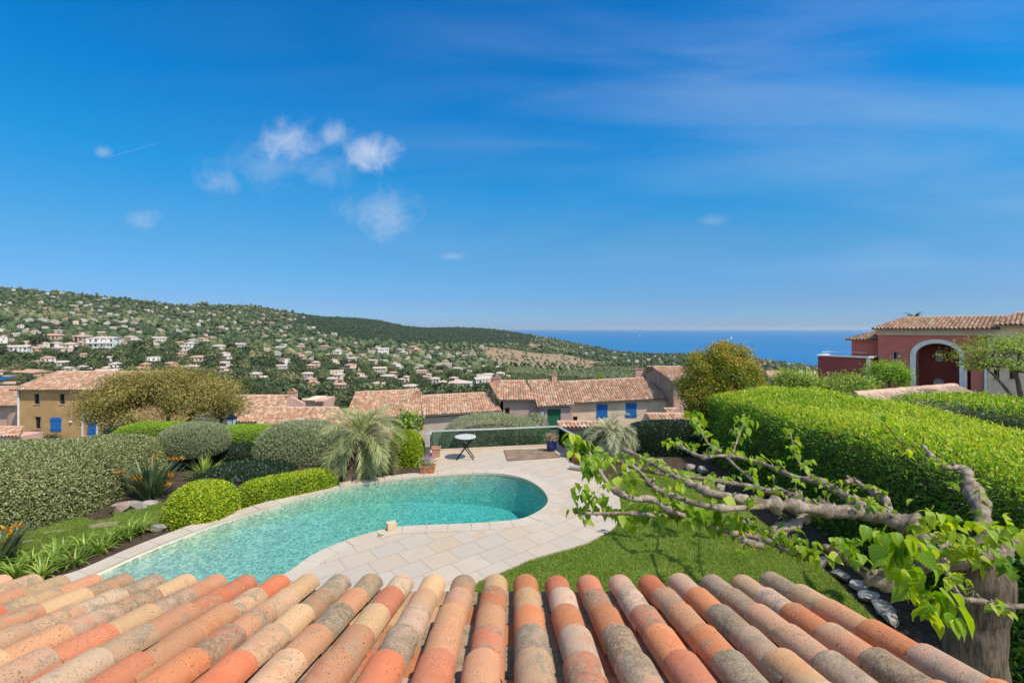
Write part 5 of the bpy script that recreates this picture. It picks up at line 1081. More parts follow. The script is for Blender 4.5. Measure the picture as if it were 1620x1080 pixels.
# red villa on the right, turned towards the garden
rv = thing('red_villa', 'red villa with a big white-edged arch and hipped tile roof on the right', 'house', (31,34,-1))
ua = R(-50); ux, uy = math.cos(ua), math.sin(ua); nx, ny = -uy, ux; VO = (28.95,36.0)
def VS(px, d=0): t_ = (px-810)/F; return (t_*(VO[1]+ny*d)-(VO[0]+nx*d))/(ux-t_*uy)
def VZ(px, py, d=0): return H-(py-520)/F*(VO[1]+uy*VS(px,d)+ny*d)
def VL(s, d, z=0.0): return (VO[0]+ux*s+nx*d, VO[1]+uy*s+ny*d, z)
def vbox(s0, s1, d0, d1, z0, z1, mat, name='wall'):
    b = MB(); b.prism([VL(s0,d0)[:2],VL(s1,d0)[:2],VL(s1,d1)[:2],VL(s0,d1)[:2]], z0, z1); return b.build(name, mat, rv)
ze = VZ(1480,521.5); zb_ = -2.6
def arch(pl, pr, ptop, pspring, n=16):
    xa, xb = VS(pl), VS(pr); zs, zt_ = VZ(1483,pspring), VZ(1483,ptop); c_ = (xa+xb)/2; r_ = (xb-xa)/2
    return [(xa,-.8),(xb,-.8)]+[(c_+r_*math.cos(a), zs+(zt_-zs)*math.sin(a)) for a in np.linspace(0,math.pi,n)]
ar = arch(1449,1518,543,563); ao = arch(1440,1526,536.5,563); wl = rect(VS(1411),VS(1422),VZ(1416,569),VZ(1416,556)); drv = rect(VS(1530.5),VS(1536),-.8,VZ(1533,583)); sE = VS(1558)
fw, P = facade(VO, (ux,uy), sE, zb_, ze, [ar,wl,drv], M_stucco_red, rv, 1.0, rim=False)
b = MB(); n_ = len(ao); V = [P(x,z,-.06) for x,z in ao]+[P(x,z,-.06) for x,z in ar]+[P(x,z,.0) for x,z in ao]+[P(x,z,1.02) for x,z in ar]; Fs = []
for k in range(1,n_):
    k2 = (k+1)%n_; Fs += [(k,k2,n_+k2,n_+k), (2*n_+k,2*n_+k2,k2,k), (n_+k,n_+k2,3*n_+k2,3*n_+k)]
b.add(V, Fs); b.build('arch_surround', M_white_trim, rv)
q = wl; window(P, q[0][0], q[1][0], q[0][1], q[2][1], rv, .3, M_white_frame, curtain=True)
dl = 2.6; l0, l1 = VS(1440,dl)-.6, VS(1530,dl)+.5
wi = rect(VS(1479,dl)-l0, VS(1492,dl)-l0, VZ(1485,572,dl), VZ(1485,554,dl)); cx_, cz_, r_ = VS(1484.5,dl)-l0, VZ(1485,605,dl), (VS(1494,dl)-VS(1475,dl))/2
rc = [(cx_+math.cos(a)*r_, cz_+math.sin(a)*r_*1.05) for a in np.linspace(0,2*math.pi,28,endpoint=False)]
fw2, P2 = facade(VL(l0,dl)[:2], (ux,uy), l1-l0, zb_, ze-.2, [wi, rc], M_stucco_red_shaded, rv, .3)
b = MB(); b.add([P2(cx_-1.2,zb_,.31),P2(cx_+1.2,zb_,.31),P2(cx_+1.2,ze-.4,.31),P2(cx_-1.2,ze-.4,.31)], [(0,1,2,3)]); b.build('niche_back', M_white_trim, rv)
vbox(0, VS(1440)-.05, 1.0, 8.5, zb_, ze-.03, M_stucco_red); vbox(0, .2, .004, 1.0, zb_, ze-.03, M_stucco_red)
vbox(VS(1440)-.04, l1+.6, dl+.33, 8.5, zb_, ze-.03, M_stucco_red); vbox(VS(1526)+.15, sE, 1.0, 2.4, zb_, ze-.03, M_stucco_red); vbox(VS(1440)-.04, VS(1526)+.14, 1.04, dl-.01, ze-.35, ze-.04, M_stucco_red, 'ceiling')
vbox(-.06, VS(1572), -.16, -.003, VZ(1480,530.5), ze+.0, M_cornice, 'cornice')
vbox(VS(1525.5), VS(1529.5), -.13, -.004, zb_, VZ(1528,583), M_white_trim, 'pilaster'); vbox(VS(1557.5), VS(1562), -.14, -.004, zb_, VZ(1560,578), M_white_trim, 'pilaster')
zr_ = VZ(1431,503,4.2); e0, e1 = -.3, VS(1580,-.5); r0, r1 = VS(1431,4.2), VS(1603,4.2)
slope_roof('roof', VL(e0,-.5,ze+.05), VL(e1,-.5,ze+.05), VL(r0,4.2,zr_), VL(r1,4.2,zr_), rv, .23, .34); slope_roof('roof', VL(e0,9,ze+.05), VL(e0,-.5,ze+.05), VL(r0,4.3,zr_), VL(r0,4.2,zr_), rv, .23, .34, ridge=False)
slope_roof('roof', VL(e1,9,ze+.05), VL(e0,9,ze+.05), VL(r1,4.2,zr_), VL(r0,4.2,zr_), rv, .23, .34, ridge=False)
vbox(VS(1571), VS(1576)+6, .02, 6, VZ(1590,533), VZ(1590,515.5), M_stucco_peach); zq_ = VZ(1590,514.5)
slope_roof('roof', VL(VS(1576)-.1,-.6,zq_), VL(VS(1576)+7,-.6,zq_), VL(VS(1606,4.2),4.2,VZ(1606,496,4.2)), VL(VS(1606,4.2)+6,4.2,VZ(1606,496,4.2)), rv, .23, .34)
s2 = VS(1562.5); hh_ = [rect(VS(a)-s2, VS(b_)-s2, VZ((a+b_)/2,599), VZ((a+b_)/2,583)) for a, b_ in ((1572,1581),(1597,1606))]
fw3, P3 = facade(VL(s2,-.05)[:2], (ux,uy), 6.0, zb_, VZ(1590,533), hh_, M_stucco_peach, rv, .25, rim=False)
for q in hh_: window(P3, q[0][0], q[1][0], q[0][1], q[2][1], rv, .2, M_win_frame, curtain=True)
vbox(s2, s2+6, .21, 2.9, zb_, VZ(1590,533)-.01, M_stucco_peach)
dw = 1.2; sa_, sb_ = VS(1347,dw), VS(1391,dw); zw = VZ(1365,537.5,dw); vbox(sa_, sb_, dw, dw+5.5, zb_, zw-.03, M_stucco_red); rzw = VZ(1387,520,dw+3)
slope_roof('roof', VL(sa_-.35,dw-.4,zw), VL(sb_+.05,dw-.4,zw), VL(sa_+1.9,dw+3,rzw), VL(sb_+.05,dw+3,rzw), rv, .23, .34); slope_roof('roof', VL(sa_-.35,dw+6,zw), VL(sa_-.35,dw-.4,zw), VL(sa_+1.9,dw+3,rzw), VL(sa_+1.9,dw+2.95,rzw), rv, .23, .34, ridge=False)
dt = -1.6; ta, tb_ = VS(1294,dt), VS(1375,dt); ztt = VZ(1335,563,dt); vbox(ta, tb_, dt, dw-.02, zb_, ztt-.08, M_stucco_red_shaded)
for q0_, q1_ in (((ta-.08,dt-.02),(tb_+.08,dt-.02)),((tb_,dt+.1),(tb_,dw-.2)),((ta,dt+.1),(ta,dw-.1))): b = MB(); b.bar(VL(*q0_,ztt-.03-.004*(q0_[0] == ta)),VL(*q1_,ztt-.03-.004*(q0_[0] == ta)),.26,.10); b.build('parapet_cap', M_white_trim, rv)
vbox(tb_-.16, tb_+.04, dt-.1, dt-.004, zb_, ztt-.085, M_white_trim, 'pilaster')
b = MB(); b.tube([VL(ta+.2,dt+.3,ztt+.22),VL(ta+.2,dw-.5,ztt+.22),VL(tb_-.6,dw-.5,ztt+.22)],.025,6); b.build('railing', M_white_trim, rv)

# near neighbour roof peeping over the hedge, and small flat roof left of the villa
nr_ = thing('neighbour_house', 'near neighbouring house of which only a large-tiled roof shows above the hedge', 'house', (15,17.5,-.8))
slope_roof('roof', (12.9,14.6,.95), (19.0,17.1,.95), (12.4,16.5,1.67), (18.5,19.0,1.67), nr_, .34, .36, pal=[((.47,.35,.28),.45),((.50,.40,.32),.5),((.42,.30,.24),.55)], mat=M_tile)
body(nr_, [(13.1,14.9),(18.9,17.3),(18.4,18.6),(12.6,16.2)], -.9, .85, M_stucco_beige)
fr_ = thing('low_house', 'low beige house with a flat pinkish roof between the photinia and the red villa', 'house', (px2x(1250,40),40,-1))
body(fr_, [(px2x(1215,40),40),(px2x(1292,40),40),(px2x(1290,46),46),(px2x(1215,46),46)], -2.5, py2z(597,40), M_stucco_beige)
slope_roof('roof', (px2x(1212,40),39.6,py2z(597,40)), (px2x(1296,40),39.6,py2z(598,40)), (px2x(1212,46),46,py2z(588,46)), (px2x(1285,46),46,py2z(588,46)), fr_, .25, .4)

# street lamps
def lamp(label, px, Y, pyt, zb_):
    x = px2x(px,Y); zt = py2z(pyt,Y); t = thing('street_lamp', label, 'street lamp', (x,Y,zb_), 'old-style lantern street lamps')
    b = MB(); b.tube([(x,Y,zb_),(x,Y,zb_+.6),(x,Y,zt-.62)],[.06,.045,.035],10); b.lathe([(0,0),(.10,0),(.10,.08),(.06,.14),(.05,.5),(0,.5)],(x,Y,zb_),12); b.lathe([(0,0),(.05,0),(.07,.03),(.05,.06),(0,.06)],(x,Y,zt-.66),12); b.build('pole', M_iron, t)
    g = MB(); 
    for (r0,z0),(r1,z1) in (((.085,-.56),(.15,-.2)),):
        V = [(x+sx*r0,Y+sy*r0,zt+z0) for sx,sy in ((-1,-1),(1,-1),(1,1),(-1,1))]+[(x+sx*r1,Y+sy*r1,zt+z1) for sx,sy in ((-1,-1),(1,-1),(1,1),(-1,1))]
        g.add(V, [(0,1,5,4),(1,2,6,5),(2,3,7,6),(3,0,4,7),(3,2,1,0)])
    ln = g.build('lantern', M_lamp_glass, t)
    f = MB()
    for k in range(4): f.bar(V[k],V[k+4],.018)
    for k in range(4): f.bar(V[4+k],V[4+(k+1)%4],.03)
    f.add([(x+sx*.17,Y+sy*.17,zt-.19) for sx,sy in ((-1,-1),(1,-1),(1,1),(-1,1))]+[(x+sx*.05,Y+sy*.05,zt-.05) for sx,sy in ((-1,-1),(1,-1),(1,1),(-1,1))], [(0,1,5,4),(1,2,6,5),(2,3,7,6),(3,0,4,7),(4,5,6,7),(3,2,1,0)])
    f.lathe([(0,0),(.03,0),(.02,.04),(0,.06)],(x,Y,zt-.05),8); f.build('lantern_frame', M_iron, ln)
lamp('lantern street lamp beside the silvery round bush and the brown tree', 366, 19., 654, -2.6)
lamp('lantern street lamp in front of the green door', 858, 26., 643, -4.2)

# ------------------------------------------------------------------ the valley, the wooded hills, the sea
RPX = np.array([-600,-200,0,60,120,200,240,290,330,400,450,510,560,600,640,680,720,770,810,870,920,970,1010,1090,1150,1220,1290,1400,1800.])
RPY = np.array([444,447,453,458,462,470,475,482,480,481,490,498,500,504,513,516,515,517,522,532,542,552,556,558,560,568,578,585,590.])+2.2
YPX = np.array([-600,0,300,450,560,700,820,900,1010,1150,1290,1800.]); YYY = np.array([1250,1300,1500,1700,1900,2100,2250,2250,2000,1700,1400,1300.])
BY = np.array([-60,10,17,25,45,70,120.]); BZ = np.array([-3.3,-3.1,-2.9,-4,-8.6,-12,-17.6])
PB = 650.; KP = 1.1
def sstep(x, a, b): t_ = np.clip((x-a)/(b-a),0,1); return t_*t_*(3-2*t_)
def terrain(X, Y):
    X = np.asarray(X,float); Y = np.asarray(Y,float); Yc = np.maximum(Y,120.); px = 810+F*X/Yc
    rp = np.interp(px,RPX,RPY); yr = np.interp(px,YPX,YYY)
    s = np.clip(np.log(Yc/120)/np.log(yr/120),0,1); py = rp+(PB-rp)*(1-s)**KP
    Ye = np.minimum(Yc,yr); zf = H-(py-520)/F*Ye-np.maximum(Yc-yr,0)*.3
    rel = noise3(np.stack([X,Y,0*X],-1).reshape(-1,3), .02, 9).reshape(X.shape)*np.clip((Yc-120)*.012,0,5)*(1-s**3)
    zn = np.interp(Y,BY,BZ); rw = sstep((X-6-Y*.28)/(5+.04*Y),0,1)*(1-sstep(Y,55,85)); zn = zn*(1-rw)+(-.95)*rw*(Y > 15)+(zn*rw)*(Y <= 15)
    return np.maximum(np.where(Y < 120, zn, zf+rel), -160)
def Yof(px, py):
    rp = np.interp(px,RPX,RPY); yr = np.interp(px,YPX,YYY); q = np.clip((py-rp)/(PB-rp),0,1)**(1/KP); return 120*np.exp((1-q)*np.log(yr/120))
bare_poly = [(758,548),(800,551),(850,559),(890,560),(940,571),(974,573),(950,579),(900,586),(872,584),(830,578),(806,579),(792,584),(772,574)]
scrub_poly = [(800,580),(830,579),(872,585),(900,587),(950,580),(1005,578),(1030,600),(1020,625),(815,625),(798,600)]
us_ = np.linspace(-1.9,1.9,560); ys_ = np.r_[np.linspace(-55,115,60), np.exp(np.linspace(math.log(120),math.log(2700),300))]
U, Yg = np.meshgrid(us_, ys_, indexing='ij'); Xg = U*(Yg+62); Zg = terrain(Xg, Yg)
idx = np.arange(Xg.size).reshape(Xg.shape); Q = np.stack([idx[:-1,:-1],idx[1:,:-1],idx[1:,1:],idx[:-1,1:]],-1).reshape(-1,4)
pxg = 810+F*Xg/np.maximum(Yg,1); pyg = 520+F*(H-Zg)/np.maximum(Yg,1); pp = np.stack([pxg.ravel(),pyg.ravel()],1)
bare = (in_poly(pp, bare_poly) & (Yg.ravel() > 200)).astype(float); yrr = np.interp(pxg,YPX,YYY).ravel(); bare *= (Yg.ravel() < yrr); fore = ((pxg > 465)&(pxg < 845)&(pyg < np.interp(pxg,[465,560,700,845],[510,541,546,545]))&(Yg > 300)).ravel().astype(float)
m, t = newmat('hillside ground'); co = objco(t)
g1 = t.mix(t.sm(t.noise(co,.03,6,.65),.35,.65), (.040,.060,.022), (.085,.085,.045)); g1 = t.mix(t.m('MULTIPLY', t.sm(t.noise(co,.09,5,.7),.56,.68), .7), g1, (.26,.20,.13))
g2 = t.mix(t.sm(t.noise(co,.06,6,.7),.3,.7), (.36,.25,.165), (.27,.20,.12)); g2 = t.mix(t.sm(t.noise(co,.25,4,.7),.5,.7), g2, (.12,.11,.05))
outp(t, principled(t, t.mix(attr(t,'bare'), t.mix(attr(t,'fore'), g1, t.mix(t.noise(co,.05,5), (.028,.042,.022), (.05,.065,.035))), g2), .95, 0, None, .05))
hs_ = mesh_np('hillside', np.stack([Xg,Yg,Zg],-1).reshape(-1,3), Q, m, None, None, True, {'bare': bare, 'fore': fore}); tag(hs_, kind='structure')
m, t = newmat('sea water'); co = objco(t)
sc_ = t.mix(t.sm(t.noise(t.mapping(co, scale=(.00025,.0012,1)),1,5,.6),.3,.7), (.006,.125,.30), (.012,.155,.36))
outp(t, principled(t, sc_, .35, 0, bump(t, t.noise(co,.03,4), .25, 4), .18))
sea = mesh_np('sea', np.array([(-90000,300,-110),(90000,300,-110),(120000,130000,-110),(-120000,130000,-110.)]), np.array([(0,1,2,3)]), m); tag(sea, kind='structure')

# houses on the hillside
WCOL = {'white': (.82,.79,.73), 'cream': (.74,.62,.48), 'pink': (.68,.46,.36), 'ochre': (.56,.36,.18), 'blue': (.03,.22,.50)}
RCOL = {'pale': (.64,.50,.41), 'orange': (.58,.35,.23)}
HM = {k: basic('far wall '+k, c, tuple(x*.9 for x in c), .4, .9) for k, c in WCOL.items()}
RM = {k: basic('far roof '+k, c, tuple(x*.72 for x in c), .9, .9, stain=((.32,.25,.20),.35,.5)) for k, c in RCOL.items()}
M_far_win = basic('far window', (.03,.035,.045), (.10,.10,.10), .3, .4)
def hip(b, x0, x1, y0, y1, z, rise, ov=.5, mi=1, gable=False):
    x0-=ov; x1+=ov; y0-=ov; y1+=ov; d = (y1-y0)/2; ins = 0 if gable else min(d,(x1-x0)/2-.3); ym = (y0+y1)/2
    b.add([(x0,y0,z),(x1,y0,z),(x1,y1,z),(x0,y1,z),(x0+ins,ym,z+rise),(x1-ins,ym,z+rise)], [(0,1,5,4),(1,2,5),(2,3,4,5),(3,0,4),(3,2,1,0)], mi)
def far_boxes(variant):
    """walls, roofs and window openings of one villa type, built round the origin, 14 m wide"""
    w_ = MB(); r_ = MB(); g_ = []
    def blk(x0,x1,y0,y1,h, roof='hip', rise=1.3):
        w_.box((x0,y0,-7),(x1,y1,h))
        if roof == 'flat': r_.box((x0-.15,y0-.15,h+.003),(x1+.15,y1+.15,h+.3))
        else: hip(r_, x0, x1, y0, y1, h+.003, rise, gable=(roof == 'gable'))
        fl = 1 if h < 4 else (2 if h < 7.5 else 3); k = max(2,int((x1-x0)/2.6))
        for f_ in range(fl):
            zb = h-2.45-f_*2.9
            for i in range(k):
                xm = x0+(x1-x0)*(i+.5)/k; ww = 1.5 if (i+f_+variant)%3 == 0 else .9
                g_.append([(xm-ww/2,y0-.03,zb),(xm+ww/2,y0-.03,zb),(xm+ww/2,y0-.03,zb+1.5),(xm-ww/2,y0-.03,zb+1.5)])
            for xs_, sg in ((x0-.03,-1),(x1+.03,1)):
                ym = (y0+y1)/2; q = [(xs_,ym-.5,zb),(xs_,ym+.5,zb),(xs_,ym+.5,zb+1.4),(xs_,ym-.5,zb+1.4)]; g_.append(q if sg > 0 else q[::-1])
    if variant == 0: blk(-7,7,-4.5,4.5,3.2)
    elif variant == 1: blk(-7,1,-4,4.5,5.8); blk(1.02,7,-5.5,2.5,3.1)
    elif variant == 2: blk(-7,7,-4,4,5.6,'gable',1.5)
    elif variant == 3: blk(-7,2.5,-4.5,4,3.3); blk(-1.5,4.5,-1,5.0,6.0); blk(4.52,7,-3.5,3.5,2.8,'flat')
    elif variant == 4: blk(-7,7,-4.5,4.5,5.4,'flat'); w_.box((-6,-6.6,2.35),(6,-4.52,2.6)); w_.box((-6,-6.7,2.6),(6,-6.6,3.3))
    elif variant == 5:
        blk(-7,7,-3.5,3.5,8.6,'hip',1.0)
        for f_ in range(3): w_.box((-6.9,-5.0,-.55+f_*2.9),(6.9,-3.52,-.3+f_*2.9)); w_.box((-6.9,-5.1,-.3+f_*2.9),(6.9,-5.0,.5+f_*2.9))
        for k in range(5): w_.box((-6.9+k*3.4,-4.9,-7),(-6.7+k*3.4,-3.52,8.5))
    return w_, r_, g_
protos = {}
def villa(variant, col, roof, parts):
    key = (variant,col,roof,parts)
    if key in protos: return copy_tree(protos[key])
    w_, r_, g_ = far_boxes(variant)
    if parts:
        o = bpy.data.objects.new('villa', None); COL.objects.link(o); w_.build('wall', HM[col], o); r_.build('roof', RM[roof], o)
        for q in g_: b = MB(); b.add(q, [(0,1,2,3)]); b.build('window', M_far_win, o)
    else:
        b = MB(); b.add(w_.v, w_.f, 0); b.add(r_.v, r_.f, 1)
        for q in g_: b.add(q, [(0,1,2,3)], 2)
        o = b.build('villa', [HM[col], RM[roof], M_far_win])
    protos[key] = o; return o
rects = []
def put_villa(px, py, wpx, variant, col, roof, label, group, parts=False, yaw=None):
    Y = float(Yof(px,py)); x = (px-810)/F*Y; z = float(terrain(x,Y)); s = wpx*Y/F/14.; s = min(max(s,.55),1.9)
    o = villa(variant,col,roof,parts); o.location = (x,Y,z-.1); o.scale = (s,s,s); o.rotation_euler = (0,0,yaw if yaw is not None else random.uniform(-.5,.5)); tag(o,label,'house',group)
    hh = (3.6,6.5,6.5,6.5,5.6,9.5)[variant]*s*F/Y; rects.append((px,py,14*s*F/Y,hh,Y)); return o
HG = 'villas scattered over the hillside'
hand = [(30,562,27,2,'white','pale','white gabled house left of a cream one, low on the left hillside'),(104,561,31,3,'cream','pale','cream villa with a raised block, between two white buildings on the left'),
 (166,561,36,5,'white','pale','white three-storey apartment block with balconies on the left hillside'),(86,540,29,0,'pink','orange','pink villa with an orange roof above the cream villa on the left'),
 (129,543,31,0,'pink','orange','second pink villa with an orange roof, right of the first on the left hillside'),(211,544,22,1,'cream','pale','cream villa just up the slope right of the white apartment block'),
 (252,542,19,2,'white','pale','small bright white gabled house amid dark trees on the left hillside'),(286,544,16,0,'pink','orange','low house with an orange roof right of the bright white gabled house'),
 (324,542,20,1,'cream','orange','cream villa with an orange roof above two white villas at mid slope'),(296,558,26,3,'white','pale','white villa with stacked blocks below the cream orange-roofed one'),
 (346,555,24,0,'cream','pale','low cream villa with a long roof at mid slope on the left'),(315,574,27,0,'cream','orange','long low villa with an orange roof beyond the brown tree'),
 (356,592,22,1,'cream','pale','cream villa in dark trees right of the brown tree top'),(245,577,28,4,'white','pale','white flat-roofed villa just above the brown tree'),
 (226,588,28,3,'ochre','orange','ochre villa with an orange roof rising right behind the brown tree'),(274,585,24,1,'pink','orange','pink villa behind the right half of the brown tree'),
 (381,551,17,2,'white','pale','white gabled villa at mid slope, right of the low cream villa'),(445,588,17,2,'white','pale','white gabled house low in the trees above the low pink tiled house'),
 (494,612,18,1,'pink','orange','tall pink villa low in the trees left of the long house'),(537,616,15,0,'pink','orange','low pink house in the trees just above the long house roof'),
 (572,602,17,1,'white','orange','white villa with an orange roof above the long house'),(640,606,16,3,'pink','pale','pink villa above the chimney of the long house'),
 (600,614,24,0,'cream','pale','long cream villa just above the ridge of the long house'),(765,602,25,4,'white','pale','wide white flat-roofed villa left of the mauve house chimney'),
 (721,606,14,1,'pink','pale','pink villa left of the wide white flat-roofed villa'),(657,556,20,1,'pink','orange','big pink villa with an orange roof beneath the forest hill'),
 (530,564,24,3,'white','pale','white villa with stacked blocks under the dark forest hill'),(842,550,13,0,'ochre','orange','bright orange-roofed house at the top edge of the bare brown slope'),
 (629,583,19,1,'white','pale','white villa in the middle of the valley slope, left of a dark pine'),(703,581,24,4,'cream','pale','cream flat-roofed villa left of the bare brown slope'),
 (474,551,17,3,'pink','pale','pink stacked villa left of the forest hill'),(606,560,17,2,'white','pale','white gabled villa below the forest hill, left of the pink orange-roofed one')]
for a in hand: put_villa(*a, None, True)
put_villa(7,604,17,4,'blue','orange','bright blue flat-roofed house at the left frame edge','', True, .2); put_villa(27,592,26,0,'pink','orange','house with an orange roof right of the bright blue house','', True, .1)
put_villa(56,603,40,2,'ochre','orange','ochre gabled house with an orange roof just above the ochre house roof','', True, -.35); put_villa(16,612,16,0,'white','orange','white house with an orange roof below the bright blue house','', True, .3)
zones = [((0,480,497,17),'just under the ridge of the left hill'),((0,490,500,40),'halfway up the left hillside')]
pal_ = [('white','pale'),('cream','pale'),('white','orange'),('pink','pale'),('cream','orange'),('pink','orange'),('ochre','pale')]; pw_ = np.array([.36,.30,.08,.12,.07,.04,.03])
def zone(px, py):
    if px < 480: return 'near the left ridge' if py < 500 else ('halfway up the left hill' if py < 545 else 'low on the left hill')
    if px < 770: return 'below the forest hill'
    if px < 1010: return 'above the bare brown slope'
    return 'on the coastal strip'
def ok_house(px, py):
    rp = np.interp(px,RPX,RPY)
    if py < rp+1.5 or py > 622: return 0
    if px < 480: return 1.0 if py < 528 and px > 110 else .6 if py < 560 else (.5 if py < 580 else .22)
    if px < 800:
        top_ = np.interp(px,[480,560,700,800],[506,541,546,549]); return 0 if py < top_ else 1.0
    if px < 1012: return 0 if py > np.interp(px,[800,850,900,960,1012],[546,554,557,568,577]) else 1.3
    if px < 1300: return .9 if py < 592 else 0
    return 0
cnt = 0; tries = 0; r6 = np.random.default_rng(21)
while cnt < 262 and tries < 60000:
    tries += 1; px = r6.uniform(-10,1295); py = r6.uniform(452,622)
    if r6.random() > ok_house(px,py) or in_poly(np.array([[px,py]]),bare_poly)[0] or in_poly(np.array([[px,py]]),scrub_poly)[0]: continue
    Y = float(Yof(px,py)); wp = r6.uniform(7.5,12)*F/Y
    if any(abs(px-a) < (wp+b_)*.52 and abs(py-c_) < 4.2+.12*(b_) for a,c_,b_,h_,y_ in rects): continue
    k = r6.choice(len(pal_), p=pw_/pw_.sum()); c_, rf = pal_[k]; vr = int(r6.choice([0,1,2,3,4], p=[.3,.25,.18,.2,.07]))
    form = ['low','L-shaped','long gabled','stacked','flat-topped'][vr]
    put_villa(px,py,wp,vr,c_,rf,f'small {form} {c_} house, {rf} roof, {zone(px,py)}', f'{form} {c_} houses with {rf} roofs {zone(px,py)}', Y < 330, float(r6.uniform(-.55,.55))); cnt += 1
RC = np.array(rects)

# trees of the slope as one wood
NT_ = 30000; px = rng.uniform(-330,1420,NT_); s = rng.power(1.7,NT_)*1.0; rp = np.interp(px,RPX,RPY); yr = np.interp(px,YPX,YYY); Y = 120*np.exp(s*np.log(yr/120))
X = (px-810)/F*Y; Z = terrain(X,Y); py = 520+F*(H-Z)/Y; P2 = np.stack([px,py],1)
rad = np.clip(rng.lognormal(.95,.38,NT_),1.2,6)*(1+.3*noise3(np.stack([X,Y,0*X],1),.02,77)); inb = in_poly(P2,bare_poly); ins_ = in_poly(P2,scrub_poly); rad[Y < 260] = np.minimum(rad[Y < 260], 3.2); rad[ins_] = rng.uniform(1.0,1.9,ins_.sum()); rad[inb] = rng.uniform(1.3,2.3,inb.sum())
forest = (px > 470)&(px < 840)&(py < np.interp(px,[470,560,700,840],[512,541,546,545])); rad[forest] = rng.uniform(1.4,3.0,forest.sum())
keep = ~(inb & (rng.random(NT_) > .3)); keep &= ~(ins_ & (rng.random(NT_) > .9))
ht = rad*rng.uniform(.8,1.25,NT_); tp = py-(ht*1.6)*F/Y; rpx = rad*F/Y
for a,c_,b_,h_,y_ in rects: keep &= ~((Y < y_+b_*y_/F*.45)&(np.abs(px-a) < b_*.46+rpx*.7)&(tp < c_-h_*.36)&(py > c_-h_*1.15))
X,Y,Z,rad,ht,px,py,forest,ins_ = [q[keep] for q in (X,Y,Z,rad,ht,px,py,forest,ins_)]
# scrub fill-in: many small bushes
n3 = 5000; q = rng.uniform([795,576],[1035,628],(n3,2)); q = q[in_poly(q,scrub_poly)]; Yq = Yof(q[:,0],q[:,1]); Xq = (q[:,0]-810)/F*Yq; Zq = terrain(Xq,Yq); k3 = len(q); rq = rng.uniform(.9,1.9,k3)
X = np.r_[X,Xq]; Y = np.r_[Y,Yq]; Z = np.r_[Z,Zq]; rad = np.r_[rad,rq]; ht = np.r_[ht,rq*.8]; forest = np.r_[forest,np.zeros(k3,bool)]; ins_ = np.r_[ins_,np.ones(k3,bool)]; px = np.r_[px,q[:,0]]; py = np.r_[py,q[:,1]]
bm = bmesh.new(); bmesh.ops.create_icosphere(bm, subdivisions=2, radius=1); I2 = np.array([v.co[:] for v in bm.verts]); F2 = np.array([[v.index for v in f.verts] for f in bm.faces]); bm.free()
bm = bmesh.new(); bmesh.ops.create_icosphere(bm, subdivisions=1, radius=1); I1 = np.array([v.co[:] for v in bm.verts]); F1 = np.array([[v.index for v in f.verts] for f in bm.faces]); bm.free()
tone = np.clip(rng.normal(.45,.2,len(X))+.18*noise3(np.stack([X,Y,0*X],1),.012,31),0,1); tone[forest] = np.clip(rng.normal(.2,.1,forest.sum()),0,1); tone[ins_] = np.clip(rng.normal(.62,.14,ins_.sum()),0,1)
WK = 1.95
m, t = newmat('woodland crowns'); co = objco(t)
cr = t.ramp(attr(t,'rnd'), [(p_,tuple(x*WK for x in c_)) for p_,c_ in [(0,(.021,.033,.020)),(.3,(.037,.053,.027)),(.55,(.064,.081,.038)),(.8,(.105,.11,.055)),(1,(.155,.14,.085))]])
cr = t.mix(t.sm(t.noise(co,.9,4,.7),.35,.7), t.mix(1.0, cr, (.55,.6,.6), 'MULTIPLY'), t.mix(1.0, cr, (1.35,1.3,1.2), 'MULTIPLY'))
outp(t, principled(t, cr, .85, 0, bump(t, t.noise(co,1.3,4,.7), .9, .7), .08)); M_wood = m
def blobs(sel, I, Ft, jit, seed):
    r7 = np.random.default_rng(seed); n = sel.sum(); sc = np.stack([rad[sel]*r7.uniform(.8,1.2,n), rad[sel]*r7.uniform(.8,1.2,n), ht[sel]*r7.uniform(.8,1.2,n)],1)
    V = I[None]*(1+r7.uniform(-jit,jit,(n,len(I),1)))*sc[:,None]+np.stack([X[sel],Y[sel],Z[sel]+ht[sel]*.75],1)[:,None]
    return V.reshape(-1,3), (Ft[None]+np.arange(n)[:,None,None]*len(I)).reshape(-1,3), np.repeat(tone[sel], len(Ft))
near = Y < 430
V1,Fa,Ra = blobs(~near,I1,F1,.38,1)
wd_ = mesh_np('hillside_woods', V1, Fa, M_wood, None, {'rnd': Ra}); tag(wd_, 'dense dark green woods and scrub covering the hills between the villas', 'woods', None, 'stuff')
# nearer crowns from leaf clumps
n = near.sum(); per = 210; d = unit(rng.normal(size=(n,per,3))); d[...,2] = np.where(d[...,2] < -.35, -d[...,2], d[...,2]); lump = 1+.28*noise3((d*2.2+np.arange(n)[:,None,None]*3.7).reshape(-1,3),1.4,3).reshape(n,per)
c0 = np.stack([X[near],Y[near],Z[near]+ht[near]*.8],1)
P = c0[:,None]+d*(lump*rng.uniform(.7,1.0,(n,per)))[...,None]*np.stack([rad[near],rad[near],ht[near]*1.05],1)[:,None]
Nn = (d+rng.normal(0,.45,d.shape)).reshape(-1,3); Dd = rng.normal(size=(n*per,3))
rn = np.clip(np.repeat(tone[near],per)+rng.normal(0,.12,n*per),0,1)
LF_wood = leafmat('woodland leaves', [(0,(.021,.033,.018)),(.3,(.040,.056,.026)),(.55,(.070,.088,.038)),(.8,(.115,.122,.055)),(1,(.175,.155,.085))], .6, .25, (1.1,1.1,.5), .2, 1.95)
ww = np.repeat(rad[near],per)
leaves('leaf_crowns', P.reshape(-1,3), Dd, Nn, ww*.33, ww*.24, LF_wood, wd_, rn, 'diamond')
